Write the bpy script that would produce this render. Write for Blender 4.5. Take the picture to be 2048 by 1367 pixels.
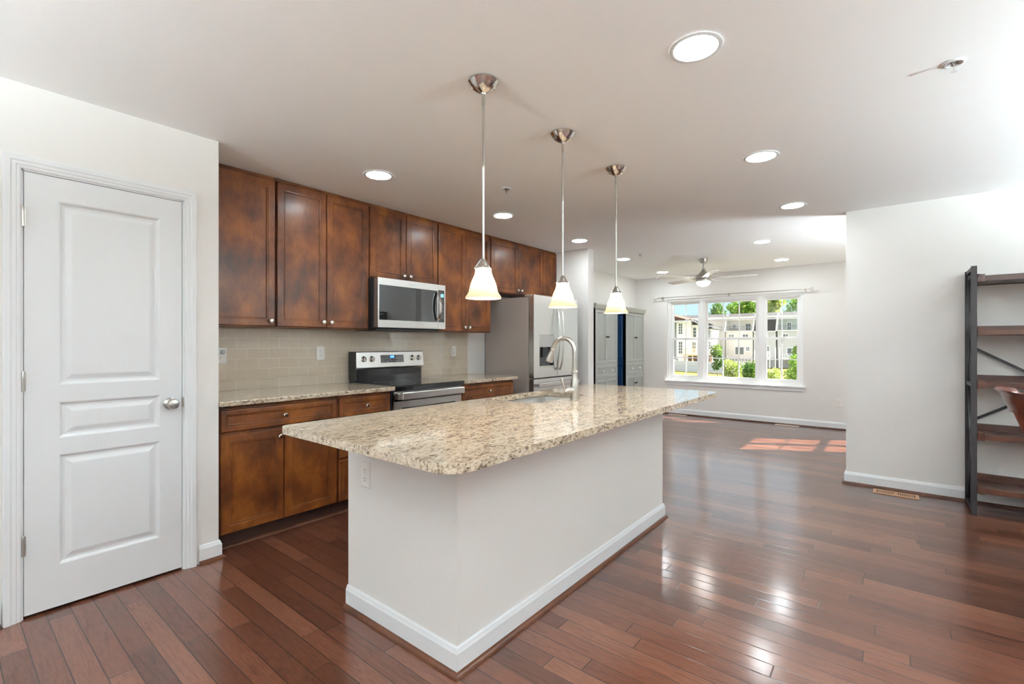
import bpy, bmesh, math, random
from mathutils import Vector, Matrix
random.seed(7)
for o in list(bpy.data.objects): bpy.data.objects.remove(o)
S = bpy.context.scene
C = S.collection
PI = math.pi

# ------------------------------------------------------------------ camera
FPX, YAW, VH, ZC = 941.0, math.radians(38.95), 685.5, 1.26
cam_d = bpy.data.cameras.new('camera'); cam = bpy.data.objects.new('camera', cam_d); C.objects.link(cam)
cam.location = (0, 0, ZC)
cam.rotation_euler = (PI/2, 0, YAW - PI/2)
cam_d.sensor_width = 36.0; cam_d.lens = FPX*36.0/2048.0
cam_d.shift_y = (VH-683.5)/2048.0
cam_d.clip_start = 0.02; cam_d.clip_end = 600
S.camera = cam

# ------------------------------------------------------------------ view and sampling
vs = S.view_settings
S.display_settings.display_device = 'sRGB'
vs.view_transform = 'Standard'; vs.look = 'None'; vs.gamma = 1.0; vs.use_curve_mapping = False
vs.exposure = 0.78
S.cycles.use_denoising = True
S.cycles.max_bounces = 10; S.cycles.diffuse_bounces = 6; S.cycles.glossy_bounces = 5
S.cycles.transmission_bounces = 8; S.cycles.transparent_max_bounces = 12
S.cycles.sample_clamp_indirect = 8.0; S.cycles.caustics_reflective = False; S.cycles.caustics_refractive = False

# ------------------------------------------------------------------ world sky
W = bpy.data.worlds.new('sky'); S.world = W; W.use_nodes = True
wn = W.node_tree; wn.nodes.clear()
wo = wn.nodes.new('ShaderNodeOutputWorld'); bg = wn.nodes.new('ShaderNodeBackground')
tc = wn.nodes.new('ShaderNodeTexCoord'); sx = wn.nodes.new('ShaderNodeSeparateXYZ'); cr = wn.nodes.new('ShaderNodeValToRGB')
wn.links.new(tc.outputs['Generated'], sx.inputs[0]); wn.links.new(sx.outputs['Z'], cr.inputs[0])
cr.color_ramp.elements[0].position = 0.0; cr.color_ramp.elements[0].color = (.34, .46, .54, 1)
cr.color_ramp.elements[1].position = .5; cr.color_ramp.elements[1].color = (1, .98, 1.0, 1)
e_ = cr.color_ramp.elements.new(.15); e_.color = (.28, .42, .54, 1)
wn.links.new(cr.outputs[0], bg.inputs[0]); bg.inputs[1].default_value = 1.4
wn.links.new(bg.outputs[0], wo.inputs[0])

# ------------------------------------------------------------------ sun
sd = bpy.data.lights.new('sun', 'SUN'); sun = bpy.data.objects.new('sun', sd); C.objects.link(sun)
sun_dir = Vector((-.50*.79, .86*.79, -.61))
sun.rotation_euler = sun_dir.to_track_quat('-Z', 'Y').to_euler()
sun.location = (12, -20, 15)
sd.energy = 34.0; sd.angle = math.radians(.6); sd.color = (1, .93, .84)

# lamp strengths
LAMP = 75.0        # recessed lens radiance
LAMP_COL = (.87, .955, .99)
FILL_E = 1150.0; FILL_LIV_E = 95.0  # strengths of the added uplights
FAN_E = 30.0

# ------------------------------------------------------------------ tagging helpers
def wloc(o):
    v = Vector((0, 0, 0))
    while o is not None:
        v += Vector(o.location); o = o.parent
    return v
def tag(o, label=None, cat=None, group=None, kind=None):
    if label: o['label'] = label
    if cat: o['category'] = cat
    if group: o['group'] = group
    if kind: o['kind'] = kind
    return o
def thing(name, label, cat, loc=(0, 0, 0), group=None, rz=0, kind=None):
    o = bpy.data.objects.new(name, None); C.objects.link(o); o.location = loc; o.rotation_euler = (0, 0, rz)
    o.empty_display_size = .1
    return tag(o, label, cat, group, kind)
def dup(root, loc, label=None, rz=None):
    r = root.copy(); C.objects.link(r); r.location = loc
    if rz is not None: r.rotation_euler = (0, 0, rz)
    if label: r['label'] = label
    def rec(src, dst):
        for ch in list(src.children):
            c = ch.copy(); C.objects.link(c); c.parent = dst
            rec(ch, c)
    rec(root, r)
    return r

class MB:
    def __init__(s): s.v = []; s.f = []
    def add(s, vs_, fs):
        n = len(s.v); s.v += [tuple(p) for p in vs_]; s.f += [tuple(i+n for i in f) for f in fs]
        return s
    def box(s, x0, x1, y0, y1, z0, z1):
        return s.add([(x0,y0,z0),(x1,y0,z0),(x1,y1,z0),(x0,y1,z0),(x0,y0,z1),(x1,y0,z1),(x1,y1,z1),(x0,y1,z1)],
              [(0,3,2,1),(4,5,6,7),(0,1,5,4),(1,2,6,5),(2,3,7,6),(3,0,4,7)])
    def bar(s, a, b, w, h, up=(0, 0, 1)):
        a = Vector(a); b = Vector(b); d = (b-a).normalized(); up = Vector(up)
        if abs(d.dot(up)) > .98: up = Vector((1, 0, 0))
        r = d.cross(up).normalized(); u = r.cross(d).normalized()
        p = []
        for c in (a, b):
            for i, j in ((-1,-1),(1,-1),(1,1),(-1,1)): p.append(c + r*(i*w/2) + u*(j*h/2))
        return s.add(p, [(0,1,2,3),(7,6,5,4),(0,4,5,1),(1,5,6,2),(2,6,7,3),(3,7,4,0)])
    def lathe(s, prof, c=(0, 0, 0), n=32, axis='z', cap=True):
        """prof: [(r, h)] along the axis from c"""
        c = Vector(c); vs_ = []; fs = []
        for r, h in prof:
            for k in range(n):
                a = 2*PI*k/n; x, y = r*math.cos(a), r*math.sin(a)
                p = {'z': (x, y, h), 'y': (x, h, y), 'x': (h, x, y)}[axis]
                vs_.append(c+Vector(p))
        for i in range(len(prof)-1):
            for k in range(n):
                k2 = (k+1) % n
                fs.append((i*n+k, i*n+k2, (i+1)*n+k2, (i+1)*n+k))
        if cap:
            if prof[0][0] > 1e-4: fs.append(tuple(range(n))[::-1])
            if prof[-1][0] > 1e-4: fs.append(tuple(range((len(prof)-1)*n, len(prof)*n)))
        return s.add(vs_, fs)
    def tube(s, pts, r, n=12, closed=False):
        pts = [Vector(p) for p in pts]; m = len(pts)
        rs = r if isinstance(r, (list, tuple)) else [r]*m
        vs_ = []; fs = []; up = None
        for i, p in enumerate(pts):
            d = (pts[min(i+1, m-1)]-pts[max(i-1, 0)]).normalized()
            if up is None:
                up = Vector((0, 0, 1)) if abs(d.z) < .9 else Vector((1, 0, 0))
            side = d.cross(up).normalized(); up = side.cross(d).normalized()
            for k in range(n):
                a = 2*PI*k/n; vs_.append(p+side*(rs[i]*math.cos(a))+up*(rs[i]*math.sin(a)))
        for i in range(m-1):
            for k in range(n):
                k2 = (k+1) % n; fs.append((i*n+k, i*n+k2, (i+1)*n+k2, (i+1)*n+k))
        fs.append(tuple(range(n))[::-1]); fs.append(tuple(range((m-1)*n, m*n)))
        return s.add(vs_, fs)
    def prism(s, poly, fr, d0, d1):
        """poly [(a,b)], fr(a,b,d)->xyz"""
        n = len(poly); vs_ = [fr(a, b, d0) for a, b in poly]+[fr(a, b, d1) for a, b in poly]
        fs = [tuple(range(n))[::-1], tuple(range(n, 2*n))]+[(i, (i+1) % n, n+(i+1) % n, n+i) for i in range(n)]
        return s.add(vs_, fs)
    def front(s, u0, u1, v0, v1, rings, fr):
        """stepped rectangular panel: rings [(inset, depth)] from back outline to centre"""
        vs_ = []; fs = []
        for ins, d in rings:
            a, b, c, e = u0+ins, u1-ins, v0+ins, v1-ins
            vs_ += [fr(a, c, d), fr(b, c, d), fr(b, e, d), fr(a, e, d)]
        m = len(rings)
        for i in range(m-1):
            for k in range(4):
                k2 = (k+1) % 4; fs.append((i*4+k, i*4+k2, i*4+4+k2, i*4+4+k))
        fs.append((0, 3, 2, 1)); fs.append(((m-1)*4, (m-1)*4+1, (m-1)*4+2, (m-1)*4+3))
        return s.add(vs_, fs)
    def build(s, name, mat, parent=None, smooth=False, bevel=0, seg=2, auto=35, local=False):
        off = Vector((0, 0, 0)) if (parent is None or local) else wloc(parent)
        me = bpy.data.meshes.new(name)
        me.from_pydata([tuple(Vector(p)-off) for p in s.v], [], s.f)
        bm = bmesh.new(); bm.from_mesh(me); bmesh.ops.recalc_face_normals(bm, faces=bm.faces[:]); bm.to_mesh(me); bm.free()
        o = bpy.data.objects.new(name, me); C.objects.link(o)
        if parent is not None: o.parent = parent
        if mat is not None: me.materials.append(mat)
        if smooth:
            for p in me.polygons: p.use_smooth = True
            try: me.set_sharp_from_angle(angle=math.radians(auto))
            except Exception: pass
        if bevel:
            b = o.modifiers.new('soft_edges', 'BEVEL'); b.width = bevel; b.segments = seg; b.limit_method = 'ANGLE'; b.angle_limit = math.radians(40)
            b.harden_normals = False
        return o
def FY(P, sgn=-1):   # a face looking to -Y (sgn -1) or +Y from plane Y=P
    return lambda u, v, d: (u, P+sgn*d, v)
def FX(P, sgn=-1):
    return lambda u, v, d: (P+sgn*d, u, v)

# ------------------------------------------------------------------ materials
def nmat(name):
    m = bpy.data.materials.new(name); m.use_nodes = True
    nt = m.node_tree; b = nt.nodes['Principled BSDF']
    return m, nt, b
def pm(name, col, rough=.5, metal=0, spec=.5, coat=0, coat_r=.1, emis=None, es=0, ior=None):
    m, nt, b = nmat(name)
    b.inputs['Base Color'].default_value = (*col, 1); b.inputs['Roughness'].default_value = rough
    b.inputs['Metallic'].default_value = metal; b.inputs['Specular IOR Level'].default_value = spec
    b.inputs['Coat Weight'].default_value = coat; b.inputs['Coat Roughness'].default_value = coat_r
    if ior: b.inputs['IOR'].default_value = ior
    if emis: b.inputs['Emission Color'].default_value = (*emis, 1); b.inputs['Emission Strength'].default_value = es
    return m
def N(nt, t, **kw):
    n = nt.nodes.new(t)
    for k, v in kw.items():
        if k in n.inputs: n.inputs[k].default_value = v
        else: setattr(n, k, v)
    return n
def L(nt, a, b): nt.links.new(a, b)
def ramp(nt, src, stops):
    r = nt.nodes.new('ShaderNodeValToRGB'); L(nt, src, r.inputs[0]); cr_ = r.color_ramp
    while len(cr_.elements) < len(stops): cr_.elements.new(.5)
    for e, (p, c) in zip(cr_.elements, stops):
        e.position = p; e.color = (*c, 1) if len(c) == 3 else c
    return r
def coords(nt, kind='Object', scale=(1, 1, 1), loc=(0, 0, 0)):
    t = nt.nodes.new('ShaderNodeTexCoord'); mp = nt.nodes.new('ShaderNodeMapping')
    L(nt, t.outputs[kind], mp.inputs[0]); mp.inputs['Scale'].default_value = scale; mp.inputs['Location'].default_value = loc
    return mp.outputs[0]
def worldpos(nt, scale=(1, 1, 1), loc=(0, 0, 0)):
    g = nt.nodes.new('ShaderNodeNewGeometry'); mp = nt.nodes.new('ShaderNodeMapping')
    L(nt, g.outputs['Position'], mp.inputs[0]); mp.inputs['Scale'].default_value = scale; mp.inputs['Location'].default_value = loc
    return mp.outputs[0]
def bump(nt, b, h, dist=.001, strength=1.0, normal='Normal'):
    bp = nt.nodes.new('ShaderNodeBump'); bp.inputs['Distance'].default_value = dist; bp.inputs['Strength'].default_value = strength
    L(nt, h, bp.inputs['Height']); L(nt, bp.outputs[0], b.inputs[normal]); return bp

def paint(name, col, rough=.6, bs=180, bd=.0004):
    m, nt, b = nmat(name)
    b.inputs['Base Color'].default_value = (*col, 1); b.inputs['Roughness'].default_value = rough; b.inputs['Specular IOR Level'].default_value = .3
    n = N(nt, 'ShaderNodeTexNoise', Scale=bs, Detail=2.0); L(nt, worldpos(nt), n.inputs['Vector']); bump(nt, b, n.outputs[0], bd, .6)
    return m
M = {}
M['wall'] = paint('wall_paint', (.755, .735, .710))
M['ceil'] = paint('ceiling_paint', (.93, .93, .93), .8)
M['trim'] = paint('white_trim_paint', (.77, .785, .80), .32, 60, .0002)
M['vinyl'] = pm('white_vinyl', (.84, .84, .84), .35)

def door_paint():
    m, nt, b = nmat('white_door_paint')
    b.inputs['Base Color'].default_value = (.745, .76, .775, 1); b.inputs['Roughness'].default_value = .35
    n = N(nt, 'ShaderNodeTexNoise', Scale=1.0, Detail=3.0); L(nt, worldpos(nt, (420, 420, 9)), n.inputs['Vector'])
    bump(nt, b, n.outputs[0], .0006, .5); return m
M['door'] = door_paint()

def floor_mat():
    m, nt, b = nmat('hardwood_planks')
    g = nt.nodes.new('ShaderNodeNewGeometry'); s = nt.nodes.new('ShaderNodeSeparateXYZ'); L(nt, g.outputs['Position'], s.inputs[0])
    def mth(op, a, c=None, d=None):
        n = nt.nodes.new('ShaderNodeMath'); n.operation = op
        for i, q in enumerate((a, c, d)):
            if q is None: continue
            if isinstance(q, (int, float)): n.inputs[i].default_value = q
            else: L(nt, q, n.inputs[i])
        return n.outputs[0]
    wd, ln = .0826, .92
    xr = mth('DIVIDE', mth('ADD', s.outputs['X'], 10-.0131), wd)
    row = mth('FLOOR', xr); fx = mth('FRACT', xr)
    wn1 = nt.nodes.new('ShaderNodeTexWhiteNoise'); wn1.noise_dimensions = '1D'; L(nt, row, wn1.inputs['W'])
    yl = mth('ADD', mth('DIVIDE', mth('ADD', s.outputs['Y'], 20), ln), mth('MULTIPLY', wn1.outputs['Value'], 7.0))
    # vary the lengths
    idx = mth('FLOOR', yl); fy = mth('FRACT', yl)
    wn2 = nt.nodes.new('ShaderNodeTexWhiteNoise'); wn2.noise_dimensions = '2D'
    cb = nt.nodes.new('ShaderNodeCombineXYZ'); L(nt, row, cb.inputs[0]); L(nt, idx, cb.inputs[1]); L(nt, cb.outputs[0], wn2.inputs['Vector'])
    # joints
    ex = mth('MULTIPLY', mth('MINIMUM', fx, mth('SUBTRACT', 1, fx)), wd)
    ey = mth('MULTIPLY', mth('MINIMUM', fy, mth('SUBTRACT', 1, fy)), ln)
    ed = mth('MINIMUM', ex, ey)
    jr = nt.nodes.new('ShaderNodeMapRange'); L(nt, ed, jr.inputs[0]); jr.inputs[1].default_value = .0010; jr.inputs[2].default_value = .0024
    # grain
    gv = nt.nodes.new('ShaderNodeCombineXYZ')
    L(nt, mth('MULTIPLY', s.outputs['X'], 1.0), gv.inputs[0]); L(nt, mth('MULTIPLY', s.outputs['Y'], .09), gv.inputs[1])
    L(nt, mth('MULTIPLY', wn2.outputs['Value'], 9.0), gv.inputs[2])
    gn = N(nt, 'ShaderNodeTexNoise', Scale=20.0, Detail=5.0, Roughness=.60, Distortion=1.6); L(nt, gv.outputs[0], gn.inputs['Vector'])
    fn = N(nt, 'ShaderNodeTexNoise', Scale=190.0, Detail=2.0); L(nt, gv.outputs[0], fn.inputs['Vector'])
    base = ramp(nt, wn2.outputs['Value'], [(0, (.066, .022, .012)), (.4, (.095, .033, .018)), (.75, (.122, .044, .025)), (1, (.160, .062, .035))])
    gr = ramp(nt, gn.outputs[0], [(.30, (.62, .58, .56)), (.44, (1, 1, 1)), (.56, (1.05, 1.05, 1.05)), (.66, (.70, .64, .62)), (.78, (1, 1, 1))])
    mx = nt.nodes.new('ShaderNodeMix'); mx.data_type = 'RGBA'; mx.blend_type = 'MULTIPLY'; mx.inputs[0].default_value = .85
    L(nt, base.outputs[0], mx.inputs[6]); L(nt, gr.outputs[0], mx.inputs[7])
    fr = ramp(nt, fn.outputs[0], [(.3, (.78, .78, .78)), (.7, (1.12, 1.12, 1.12))])
    mx2 = nt.nodes.new('ShaderNodeMix'); mx2.data_type = 'RGBA'; mx2.blend_type = 'MULTIPLY'; mx2.inputs[0].default_value = 1
    L(nt, mx.outputs[2], mx2.inputs[6]); L(nt, fr.outputs[0], mx2.inputs[7])
    mx3 = nt.nodes.new('ShaderNodeMix'); mx3.data_type = 'RGBA'
    mx3.inputs[6].default_value = (.012, .005, .003, 1); L(nt, mx2.outputs[2], mx3.inputs[7]); L(nt, jr.outputs[0], mx3.inputs[0])
    L(nt, mx3.outputs[2], b.inputs['Base Color'])
    b.inputs['Roughness'].default_value = .30; b.inputs['Specular IOR Level'].default_value = .12
    b.inputs['Coat Weight'].default_value = .9; b.inputs['Coat Roughness'].default_value = .16; b.inputs['Coat IOR'].default_value = 1.5
    # height: rounded plank edges + hand scraped ripple
    er = nt.nodes.new('ShaderNodeMapRange'); L(nt, ed, er.inputs[0]); er.inputs[1].default_value = 0; er.inputs[2].default_value = .0035
    rp = N(nt, 'ShaderNodeTexNoise', Scale=9.0, Detail=2.0); L(nt, gv.outputs[0], rp.inputs['Vector'])
    tilt = mth('MULTIPLY', mth('MULTIPLY', mth('SUBTRACT', wn2.outputs['Value'], .5), fx), .5)
    h = mth('ADD', mth('ADD', er.outputs[0], mth('MULTIPLY', rp.outputs[0], .35)), mth('ADD', mth('MULTIPLY', gn.outputs[0], .10), tilt))
    bump(nt, b, h, .0011, .55); bump(nt, b, h, .0011, .25, 'Coat Normal')
    return m
M['floor'] = floor_mat()

def cab_mat(name, lo, mid, hi, rough=.30):
    m, nt, b = nmat(name)
    a = N(nt, 'ShaderNodeTexNoise', Scale=5.5, Detail=4.0, Roughness=.55); L(nt, worldpos(nt, (1, 1, .75)), a.inputs['Vector'])
    f = N(nt, 'ShaderNodeTexNoise', Scale=1.0, Detail=4.0, Roughness=.6); L(nt, worldpos(nt, (230, 230, 22)), f.inputs['Vector'])
    r = ramp(nt, a.outputs[0], [(.30, lo), (.5, mid), (.70, hi)])
    g = ramp(nt, f.outputs[0], [(.35, (.80, .78, .76)), (.65, (1.12, 1.12, 1.12))])
    mx = nt.nodes.new('ShaderNodeMix'); mx.data_type = 'RGBA'; mx.blend_type = 'MULTIPLY'; mx.inputs[0].default_value = 1
    L(nt, r.outputs[0], mx.inputs[6]); L(nt, g.outputs[0], mx.inputs[7]); L(nt, mx.outputs[2], b.inputs['Base Color'])
    b.inputs['Roughness'].default_value = rough; b.inputs['Coat Weight'].default_value = .20; b.inputs['Coat Roughness'].default_value = .22; b.inputs['Specular IOR Level'].default_value = .22
    bump(nt, b, f.outputs[0], .0002, .4)
    return m
M['cab'] = cab_mat('cherry_cabinet_wood', (.045, .012, .004), (.120, .034, .008), (.215, .068, .013), .42)
M['shoe'] = cab_mat('brown_shoe_wood', (.050, .016, .008), (.075, .025, .011), (.10, .036, .016), .40)
M['toe'] = pm('dark_toe_board', (.035, .013, .008), .5)
M['shelfwood'] = cab_mat('dark_walnut_wood', (.030, .010, .006), (.048, .016, .009), (.070, .026, .014), .32)
M['shelfmetal'] = pm('dark_bronze_metal', (.016, .012, .013), .45, 0, .3)
M['chairwood'] = cab_mat('mahogany_wood', (.060, .014, .008), (.095, .022, .011), (.13, .032, .015), .16)

def granite():
    m, nt, b = nmat('speckled_granite')
    p = worldpos(nt, (.42, 1, 1))
    rot = nt.nodes.new('ShaderNodeMapping'); g = nt.nodes.new('ShaderNodeNewGeometry'); L(nt, g.outputs['Position'], rot.inputs[0])
    rot.inputs['Rotation'].default_value = (0, 0, math.radians(-8)); rot.inputs['Scale'].default_value = (.34, 1, .8)
    p = rot.outputs[0]
    n1 = N(nt, 'ShaderNodeTexNoise', Scale=150.0, Detail=5.0, Roughness=.70); L(nt, p, n1.inputs['Vector'])
    n2 = N(nt, 'ShaderNodeTexNoise', Scale=38.0, Detail=5.0, Roughness=.65); L(nt, p, n2.inputs['Vector'])
    n3 = N(nt, 'ShaderNodeTexNoise', Scale=420.0, Detail=2.0, Roughness=.6); L(nt, p, n3.inputs['Vector'])
    add = nt.nodes.new('ShaderNodeMath'); add.operation = 'MULTIPLY_ADD'; L(nt, n2.outputs[0], add.inputs[0]); add.inputs[1].default_value = .45; L(nt, n1.outputs[0], add.inputs[2])
    r = ramp(nt, add.outputs[0], [(.54, (.04, .034, .030)), (.615, (.18, .13, .095)), (.668, (.39, .305, .22)), (.73, (.52, .42, .31)), (.90, (.64, .55, .44))])
    r2 = ramp(nt, n3.outputs[0], [(.34, (.40, .36, .33)), (.46, (1, 1, 1)), (.72, (1.08, 1.08, 1.08))])
    mx = nt.nodes.new('ShaderNodeMix'); mx.data_type = 'RGBA'; mx.blend_type = 'MULTIPLY'; mx.inputs[0].default_value = .8
    L(nt, r.outputs[0], mx.inputs[6]); L(nt, r2.outputs[0], mx.inputs[7]); L(nt, mx.outputs[2], b.inputs['Base Color'])
    b.inputs['Roughness'].default_value = .07; b.inputs['IOR'].default_value = 1.6
    return m
M['granite'] = granite()

def tile_mat():
    m, nt, b = nmat('glass_subway_tile')
    v = worldpos(nt, (1, 1, 1), (0, 0, 0))
    s = nt.nodes.new('ShaderNodeSeparateXYZ'); L(nt, v, s.inputs[0])
    c = nt.nodes.new('ShaderNodeCombineXYZ')
    a1 = nt.nodes.new('ShaderNodeMath'); a1.operation = 'SUBTRACT'; L(nt, s.outputs['X'], a1.inputs[0]); a1.inputs[1].default_value = 1.333-.155*20
    a2 = nt.nodes.new('ShaderNodeMath'); a2.operation = 'SUBTRACT'; L(nt, s.outputs['Z'], a2.inputs[0]); a2.inputs[1].default_value = .914
    L(nt, a1.outputs[0], c.inputs[0]); L(nt, a2.outputs[0], c.inputs[1])
    br = nt.nodes.new('ShaderNodeTexBrick'); L(nt, c.outputs[0], br.inputs['Vector'])
    br.offset = .5; br.offset_frequency = 2; br.squash = 1
    br.inputs['Color1'].default_value = (.54, .465, .37, 1); br.inputs['Color2'].default_value = (.58, .50, .40, 1); br.inputs['Mortar'].default_value = (.80, .75, .66, 1)
    br.inputs['Scale'].default_value = 1; br.inputs['Mortar Size'].default_value = .0012; br.inputs['Mortar Smooth'].default_value = .2
    br.inputs['Brick Width'].default_value = .155; br.inputs['Row Height'].default_value = .0763
    L(nt, br.outputs['Color'], b.inputs['Base Color'])
    b.inputs['Roughness'].default_value = .14; b.inputs['Coat Weight'].default_value = .8; b.inputs['Coat Roughness'].default_value = .05
    inv = nt.nodes.new('ShaderNodeMath'); inv.operation = 'SUBTRACT'; inv.inputs[0].default_value = 1; L(nt, br.outputs['Fac'], inv.inputs[1])
    bump(nt, b, inv.outputs[0], .0012, .7)
    return m
M['tile'] = tile_mat()

def steel(name, col=(.60, .585, .565), rough=.27, vert=False, metal=1.0):
    m, nt, b = nmat(name)
    b.inputs['Metallic'].default_value = metal
    n = N(nt, 'ShaderNodeTexNoise', Scale=1.0, Detail=3.0); L(nt, worldpos(nt, (900, 900, 6) if vert else (6, 6, 900)), n.inputs['Vector'])
    r = ramp(nt, n.outputs[0], [(.3, tuple(c*.98 for c in col)), (.7, tuple(min(1, c*1.02) for c in col))]); L(nt, r.outputs[0], b.inputs['Base Color'])
    mr = nt.nodes.new('ShaderNodeMapRange'); L(nt, n.outputs[0], mr.inputs[0]); mr.inputs[3].default_value = rough; mr.inputs[4].default_value = rough+.015
    L(nt, mr.outputs[0], b.inputs['Roughness'])
    b.inputs['Anisotropic'].default_value = .4
    return m
M['steel'] = steel('brushed_stainless')
M['steelv'] = steel('vertical_brushed_stainless', (.66, .655, .645), .26, True)
M['nickel'] = pm('satin_nickel', (.47, .445, .41), .30, 1)
M['chrome'] = pm('polished_nickel', (.66, .63, .60), .14, 1)
M['fridgeside'] = pm('taupe_fridge_side', (.40, .345, .31), .42, .3)
M['black'] = pm('black_enamel', (.008, .008, .009), .12, 0, .5, .5, .05)
M['blackmatte'] = pm('dark_plastic', (.018, .018, .02), .45)
M['glassblack'] = pm('smoked_oven_glass', (.012, .013, .013), .04, 0, .6, 1, .02)
M['outlet'] = pm('white_outlet_plastic', (.80, .78, .75), .35)
M['slot'] = pm('outlet_slot', (.05, .045, .04), .6)
M['lens'] = pm('lit_lens', (.9, .9, .9), .5, emis=LAMP_COL, es=LAMP)
M['fanlens'] = pm('lit_fan_bowl', (.9, .9, .9), .5, emis=(1, .97, .93), es=FAN_E)
M['bulb'] = pm('lit_bulb', (1, .9, .75), .5, emis=(1, .90, .74), es=260.0)
M['fill'] = pm('added_glow', (1, .95, .9), .5, emis=(.79, .95, 1), es=FILL_E)  # glow of the unseen uplights added for brightness
M['fill3'] = pm('added_glow_corner', (1, .95, .9), .5, emis=(.80, .95, 1), es=FILL_E*.28)
M['fill4'] = pm('added_glow_pantry', (1, .95, .9), .5, emis=(.83, .95, 1), es=FILL_E*.72)
M['fill2'] = pm('added_glow_living', (1, .95, .9), .5, emis=(.84, .94, 1), es=FILL_LIV_E)
M['lcd'] = pm('blue_display', (.02, .05, .12), .3, emis=(.03, .20, .75), es=1.0)
M['lcdt'] = pm('blue_display_digit', (.1, .4, .9), .3, emis=(.25, .60, 1.0), es=1.6)
M['mlcd'] = pm('pale_blue_display', (.1, .3, .4), .3, emis=(.22, .50, .62), es=.8)
M['mark'] = pm('printed_grey_mark', (.42, .42, .42), .5)
M['ringmark'] = pm('burner_ring_print', (.10, .10, .10), .3)
M['greycab'] = pm('grey_painted_cabinet', (.34, .34, .315), .42)
M['navy'] = pm('navy_shade_panel', (.004, .035, .110), .28)  # grey cupboard side; blue cast of its shaded face put into the colour
M['whiteknob'] = pm('white_ceramic_knob', (.82, .80, .78), .2)
M['sill'] = M['trim']
M['fanblade'] = pm('pale_fan_blade', (.82, .80, .78), .4)
M['ventwood'] = pm('tan_vent_wood', (.40, .215, .115), .45)
M['ventdark'] = pm('vent_opening', (.02, .012, .01), .8)

def shade_mat():
    m = bpy.data.materials.new('alabaster_glass'); m.use_nodes = True; nt = m.node_tree; nt.nodes.clear()
    o = nt.nodes.new('ShaderNodeOutputMaterial'); t = nt.nodes.new('ShaderNodeBsdfTranslucent'); d = nt.nodes.new('ShaderNodeBsdfDiffuse')
    gl = nt.nodes.new('ShaderNodeBsdfGlossy'); gl.inputs['Roughness'].default_value = .15
    t.inputs[0].default_value = (.97, .86, .68, 1); d.inputs[0].default_value = (.88, .80, .68, 1)
    a = nt.nodes.new('ShaderNodeMixShader'); a.inputs[0].default_value = .35; L(nt, t.outputs[0], a.inputs[1]); L(nt, d.outputs[0], a.inputs[2])
    c = nt.nodes.new('ShaderNodeMixShader'); c.inputs[0].default_value = .05; L(nt, a.outputs[0], c.inputs[1]); L(nt, gl.outputs[0], c.inputs[2])
    L(nt, c.outputs[0], o.inputs[0]); return m
M['shade'] = shade_mat()
def glass_mat():
    m = bpy.data.materials.new('window_glass'); m.use_nodes = True; nt = m.node_tree; nt.nodes.clear()
    o = nt.nodes.new('ShaderNodeOutputMaterial'); t = nt.nodes.new('ShaderNodeBsdfTransparent'); g = nt.nodes.new('ShaderNodeBsdfGlossy')
    g.inputs['Roughness'].default_value = .02; t.inputs[0].default_value = (.96, .98, .97, 1)
    a = nt.nodes.new('ShaderNodeMixShader'); a.inputs[0].default_value = .05; L(nt, t.outputs[0], a.inputs[1]); L(nt, g.outputs[0], a.inputs[2])
    L(nt, a.outputs[0], o.inputs[0]); return m
M['glass'] = glass_mat()

# ================================================================== ROOM SHELL
H = 2.44
XW, YL, XR, YD = 8.315, 3.745, 5.197, 3.075
def struct(name, mb, mat, parent=None, **k):
    o = mb.build(name, mat, parent, **k)
    if parent is None: o['kind'] = 'structure'
    return o
def wall_holes(mb, axis, p0, p1, a0, a1, z0, z1, holes):
    """wall slab between planes p0..p1 along a0..a1 with holes [(h0,h1,zz0,zz1)]"""
    def bx(a, b, c, d):
        if b-a < 1e-4 or d-c < 1e-4: return
        if axis == 'x': mb.box(p0, p1, a, b, c, d)
        else: mb.box(a, b, p0, p1, c, d)
    cur = a0
    for h0, h1, zz0, zz1 in sorted(holes):
        bx(cur, h0, z0, z1); bx(h0, h1, z0, zz0); bx(h0, h1, zz1, z1); cur = h1
    bx(cur, a1, z0, z1)
def plan(z0, z1): return MB().prism([(-2.9, -3.2), (XR+.125, -3.2), (XR+.125, -.8), (XW+.15, -.8), (XW+.15, 3.895), (-2.9, 3.895)], lambda a, c, d: (a, c, d), z0, z1)
struct('floor', plan(-.12, 0), M['floor'])
struct('ceiling', plan(H, H+.14), M['ceil'])
struct('wall_left', MB().box(-2.9, XW+.15, YL, YL+.15, 0, H), M['wall'])
w = MB(); wall_holes(w, 'x', XW, XW+.15, -.80, YL, 0, H, [(1.05, 3.14, .585, 2.035)]); struct('wall_far', w, M['wall'])
struct('wall_right', MB().box(XR, XR+.125, -3.05, .325, 0, H), M['wall'])
w = MB(); wall_holes(w, 'y', -.80, -.62, XR+.125, XW, 0, H, [(7.25, 8.2, .6, 2.03)]); struct('wall_side', w, M['wall'])
struct('wall_dining', MB().box(-2.9, XR+.125, -3.2, -3.05, 0, H), M['wall'])
w = MB(); wall_holes(w, 'x', -2.85, -2.7, -3.05, YL, 0, H, [(-2.3, -.5, .55, 2.1), (.2, 2.0, .55, 2.1)]); struct('wall_near', w, M['wall'])
w = MB(); wall_holes(w, 'y', YD, YD+.1, -2.7, 1.065, 0, H, [(.246, .904, -.01, 2.062)])
w.box(.965, 1.065, YD+.1, YL, 0, H)
struct('wall_pantry', w, M['wall'])
struct('wall_fridge', MB().box(5.16, 5.297, 2.95, YL, 0, H), M['wall'])
struct('backsplash_tile_wall'.replace('_tile_wall', ''), MB().box(1.065, 3.825, YL-.008, YL, .914, 1.372), M['tile'])
bpy.data.objects['backsplash'].name = 'trim_1'

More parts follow.
